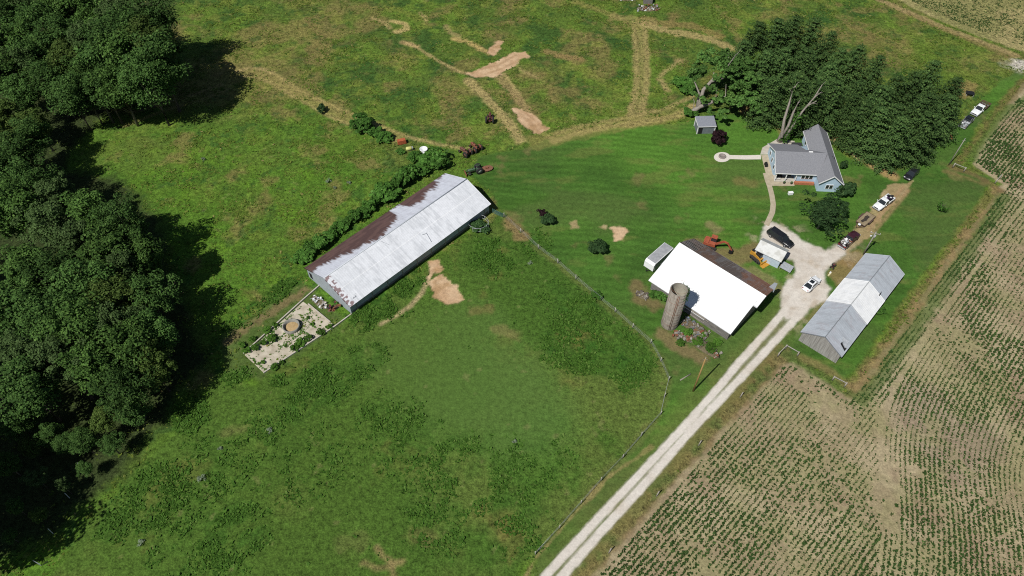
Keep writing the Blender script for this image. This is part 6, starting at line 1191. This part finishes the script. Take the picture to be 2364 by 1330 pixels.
# ------------------------------------------------------------------ poles, fences, gates
M_pole_y = mat('yellow_pine_pole', (.27, .17, .055), (.34, .22, .09), 2, .85, stretch=(3, 3, .4)); M_pole_g = mat('grey_pole', (.22, .205, .18), (.30, .28, .25), 2, .9, stretch=(3, 3, .4))
def pole(label, base, top, m, arms=True, r=.15):
    b0 = at(*base); lo, hi = 0.0, 30.0
    for _ in range(50):
        h = (lo + hi) / 2; c = b0.y * math.cos(CAM_P) - (h - CAM_H) * math.sin(CAM_P); up_ = b0.y * math.sin(CAM_P) + (h - CAM_H) * math.cos(CAM_P)
        if 665 - CAM_F * up_ / c > top[1]: lo = h
        else: hi = h
    t = thing('utility_pole', label, 'pole', tuple(b0)); MB().tube([(0, 0, -.3), (0, 0, h * .5), (0, 0, h)], [r, r * .85, r * .65], m, 10).build('post', t)
    if arms:
        MB().beam((-.9, .35, h - .5), (.9, -.35, h - .5), .10, .12, M_pole_g).build('crossarm', t)
        for s in (-.8, 0, .8): MB().cyl((s, -s * .39, h - .44), (s, -s * .39, h - .22), .05, .04, M_white, 6).build('insulator', t)
        MB().cyl((.28, .12, h - 1.9), (.28, .12, h - 1.1), .2, .2, M_galv, 10).build('transformer', t)
        MB().beam((0, 0, h - .9), (-.75, -.3, h - .8), .05, .05, M_galv).box((-.85, -.34, h - .85), (.3, .2, .15), M_white).build('yard_light', t)
    else:
        b = MB(); b.beam((-.4, 0, h - .4), (.4, 0, h - .35), .06, .06, M_pole_g).cyl((0, 0, h), (0, 0, h + .25), .05, .04, M_white, 6); b.build('bracket', t)
    return t
pole('yellowish new wooden pole beside the gravel drive', (1600, 903), (1628, 828), M_pole_y, False, .16)
pole('grey utility pole with crossarm and transformer by the end of the grey-roofed shed', (1993, 587), (2024, 535), M_pole_g)
pole('thin plain grey pole between the pines and the fenced field corner', (2190, 381), (2231, 322), M_pole_g, False, .12)
def post(b, x, y, h, r, m, lean=(0, 0)): b.cyl((x, y, -.1), (x + lean[0], y + lean[1], h), r, r * .9, m, 8)
M_post = mat('pale_post', (.29, .275, .245), (.42, .40, .36), 3, .9)
pf = thing('pasture_fence', 'long wire fence on pale posts from the green gate down along the gravel drive', 'fence', tuple(at(1420, 721)))
P_ = [p - pf.location for p in ats(FENCE)]
random.seed(6)
for i, p in enumerate(P_):
    if i == 5: continue
    b = MB(); post(b, p.x, p.y, 1.35, .085, M_post, (random.uniform(-.08, .08), random.uniform(-.05, .1))); b.build('post', pf)
for z in (.4, .8, 1.15): MB().tube([(p.x, p.y, z) for p in P_], .012, M_galv, 4).build('wire', pf)
dr = [((1612, 1029), 'dark leaning post in the ditch, nearest'), ((1515, 1146), 'dark leaning post in the ditch, second'), ((1405, 1277), 'dark leaning post in the ditch, third'), ((1708, 918), 'short dark post in the ditch nearest')]
for (uv, lab), ex_ in zip(dr, (' the middle of the drive', ' from the bottom of the picture', ' and lowest, close to the bottom of the drive', ' the cornered field fence')):
    b = MB(); post(b, 0, 0, 1.3, .10, M_timber, (.3, .3)); p = at(*uv); small_tag('ditch_post', b, (lab + ex_).replace('third and', 'third and'), 'post', tuple(p), 0, 'dark posts along the ditch')
def brace(label, pts, group='corner braces of the field fence'):
    P = ats(pts); t = thing('corner_brace', label, 'fence', tuple(P[0]))
    for p in P: b = MB(); q = p - P[0]; post(b, q.x, q.y, 1.35, .13, M_timber); b.build('post', t)
    for a, c in zip(P[:-1], P[1:]): a, c = a - P[0], c - P[0]; MB().beam((a.x, a.y, 1.2), (c.x, c.y, 1.2), .11, .11, M_post).build('rail', t)
brace('corner brace of three posts with pale rails below the boarded shed gable', [(1795, 823), (1812, 806), (1840, 822)])
brace('single pale rail on two posts at the tip of the grass by the crop corner', [(1921, 878), (1949, 893)]); brace('pale rail on two posts by the thin grey pole', [(2199, 387), (2224, 397)]); brace('tilted short brace at the outer end of the lane fence', [(2296, 424), (2305, 414)])
p0, p1 = at(1137, 492), at(1163, 504); gt2 = thing('pasture_gate', 'green tubular gate between the barn corner and the first pale fence post', 'gate', tuple(p0), math.atan2(p1.y - p0.y, p1.x - p0.x)); ln = (p1 - p0).length - .2
M_gg = mat('green_gate_paint', (.05, .13, .11), (.08, .17, .15), 3, .5)
for i in range(6): MB().tube([(0, 0, .2 + i * .22), (ln, 0, .2 + i * .22)], .035, M_gg, 6).build('bar', gt2)
for s in np.linspace(0, ln, 4): MB().tube([(s, 0, .15), (s, 0, 1.35)], .03, M_gg, 6).build('upright', gt2)
wpn = thing('wire_pen', 'round pipe-framed wire pen full of growth beside the long barn', 'pen', tuple(at(1106, 527)))
for rr, zz in ((2.3, 1.5), (2.35, .6)): MB().tube([(rr * math.cos(a) - .3, rr * .9 * math.sin(a) + .5, zz) for a in np.linspace(-2.0, 1.6, 16)], .035, M_galv, 5).build('hoop', wpn)
for a in np.linspace(-2.0, 1.6, 6): MB().tube([(2.33 * math.cos(a) - .3, 2.1 * math.sin(a) + .5, 0), (2.33 * math.cos(a) - .3, 2.1 * math.sin(a) + .5, 1.55)], .03, M_galv, 5).build('upright', wpn)
MB().tube([(-2.7, .1, 1.6), (-1.6, -1.0, 1.5), (-.4, -1.5, 1.45)], .03, M_galv, 5).build('rail', wpn)
for i, (u, v, lab) in enumerate(((189, 1080, 'pale steel post in the wood shade, uppermost of four'), (161, 1150, 'pale steel post in the wood shade, second from the top'), (123, 1232, 'pale steel post in the wood shade, nearest the sunlit grass'), (305, 925, 'thin pale stick standing high up in the wood shade'))):
    b = MB(); b.beam((0, 0, 0), (-.15, .2, 1.5), .07, .07, M_white); small_tag('steel_post', b, lab, 'post', tuple(at(u, v)), 0, 'pale posts in the shade of the wood')
b = MB(); b.beam((0, 0, .0), (-.75, .35, 1.25), .07, .07, M_galv).beam((0, 0, 0), (1.1, .5, .5), .06, .06, M_black).beam((-.75, .35, 1.25), (.2, 0, .7), .04, .04, M_galv); small_tag('bent_bracket', b, 'bent metal bracket on the sunlit grass in the bottom left corner', 'bracket', tuple(at(95, 1306)))
b = MB(); b.cyl((0, 0, 0), (2.3, .9, .12), .12, .09, M_dead, 7); small_tag('fallen_limb', b, 'short yellowish limb lying on the grass by the yellow pole', 'log', tuple(at(1570, 878)), R(10))
# vines on the silo rim
rgs2 = np.random.default_rng(55); n = 420; a = rgs2.normal(.15, .42, n); z = HS + .1 - np.abs(rgs2.normal(0, 1.5, n)); rr = RS + rgs2.uniform(-.1, .35, n); V_, F_ = leaf_quads(np.stack([rr * np.cos(a), rr * np.sin(a), z], 1), np.stack([np.cos(a), np.sin(a), 0 * a + .4], 1) + rgs2.normal(0, .3, (n, 3)), rgs2.uniform(.2, .42, n), rgs2)
tag(link_mesh('climbing_vine', np_mesh('climbing_vine', V_, F_, [M_leaf_hedge]), None, tuple(silo.location)), 'green vine climbing over the sunless side of the silo rim', 'vine')
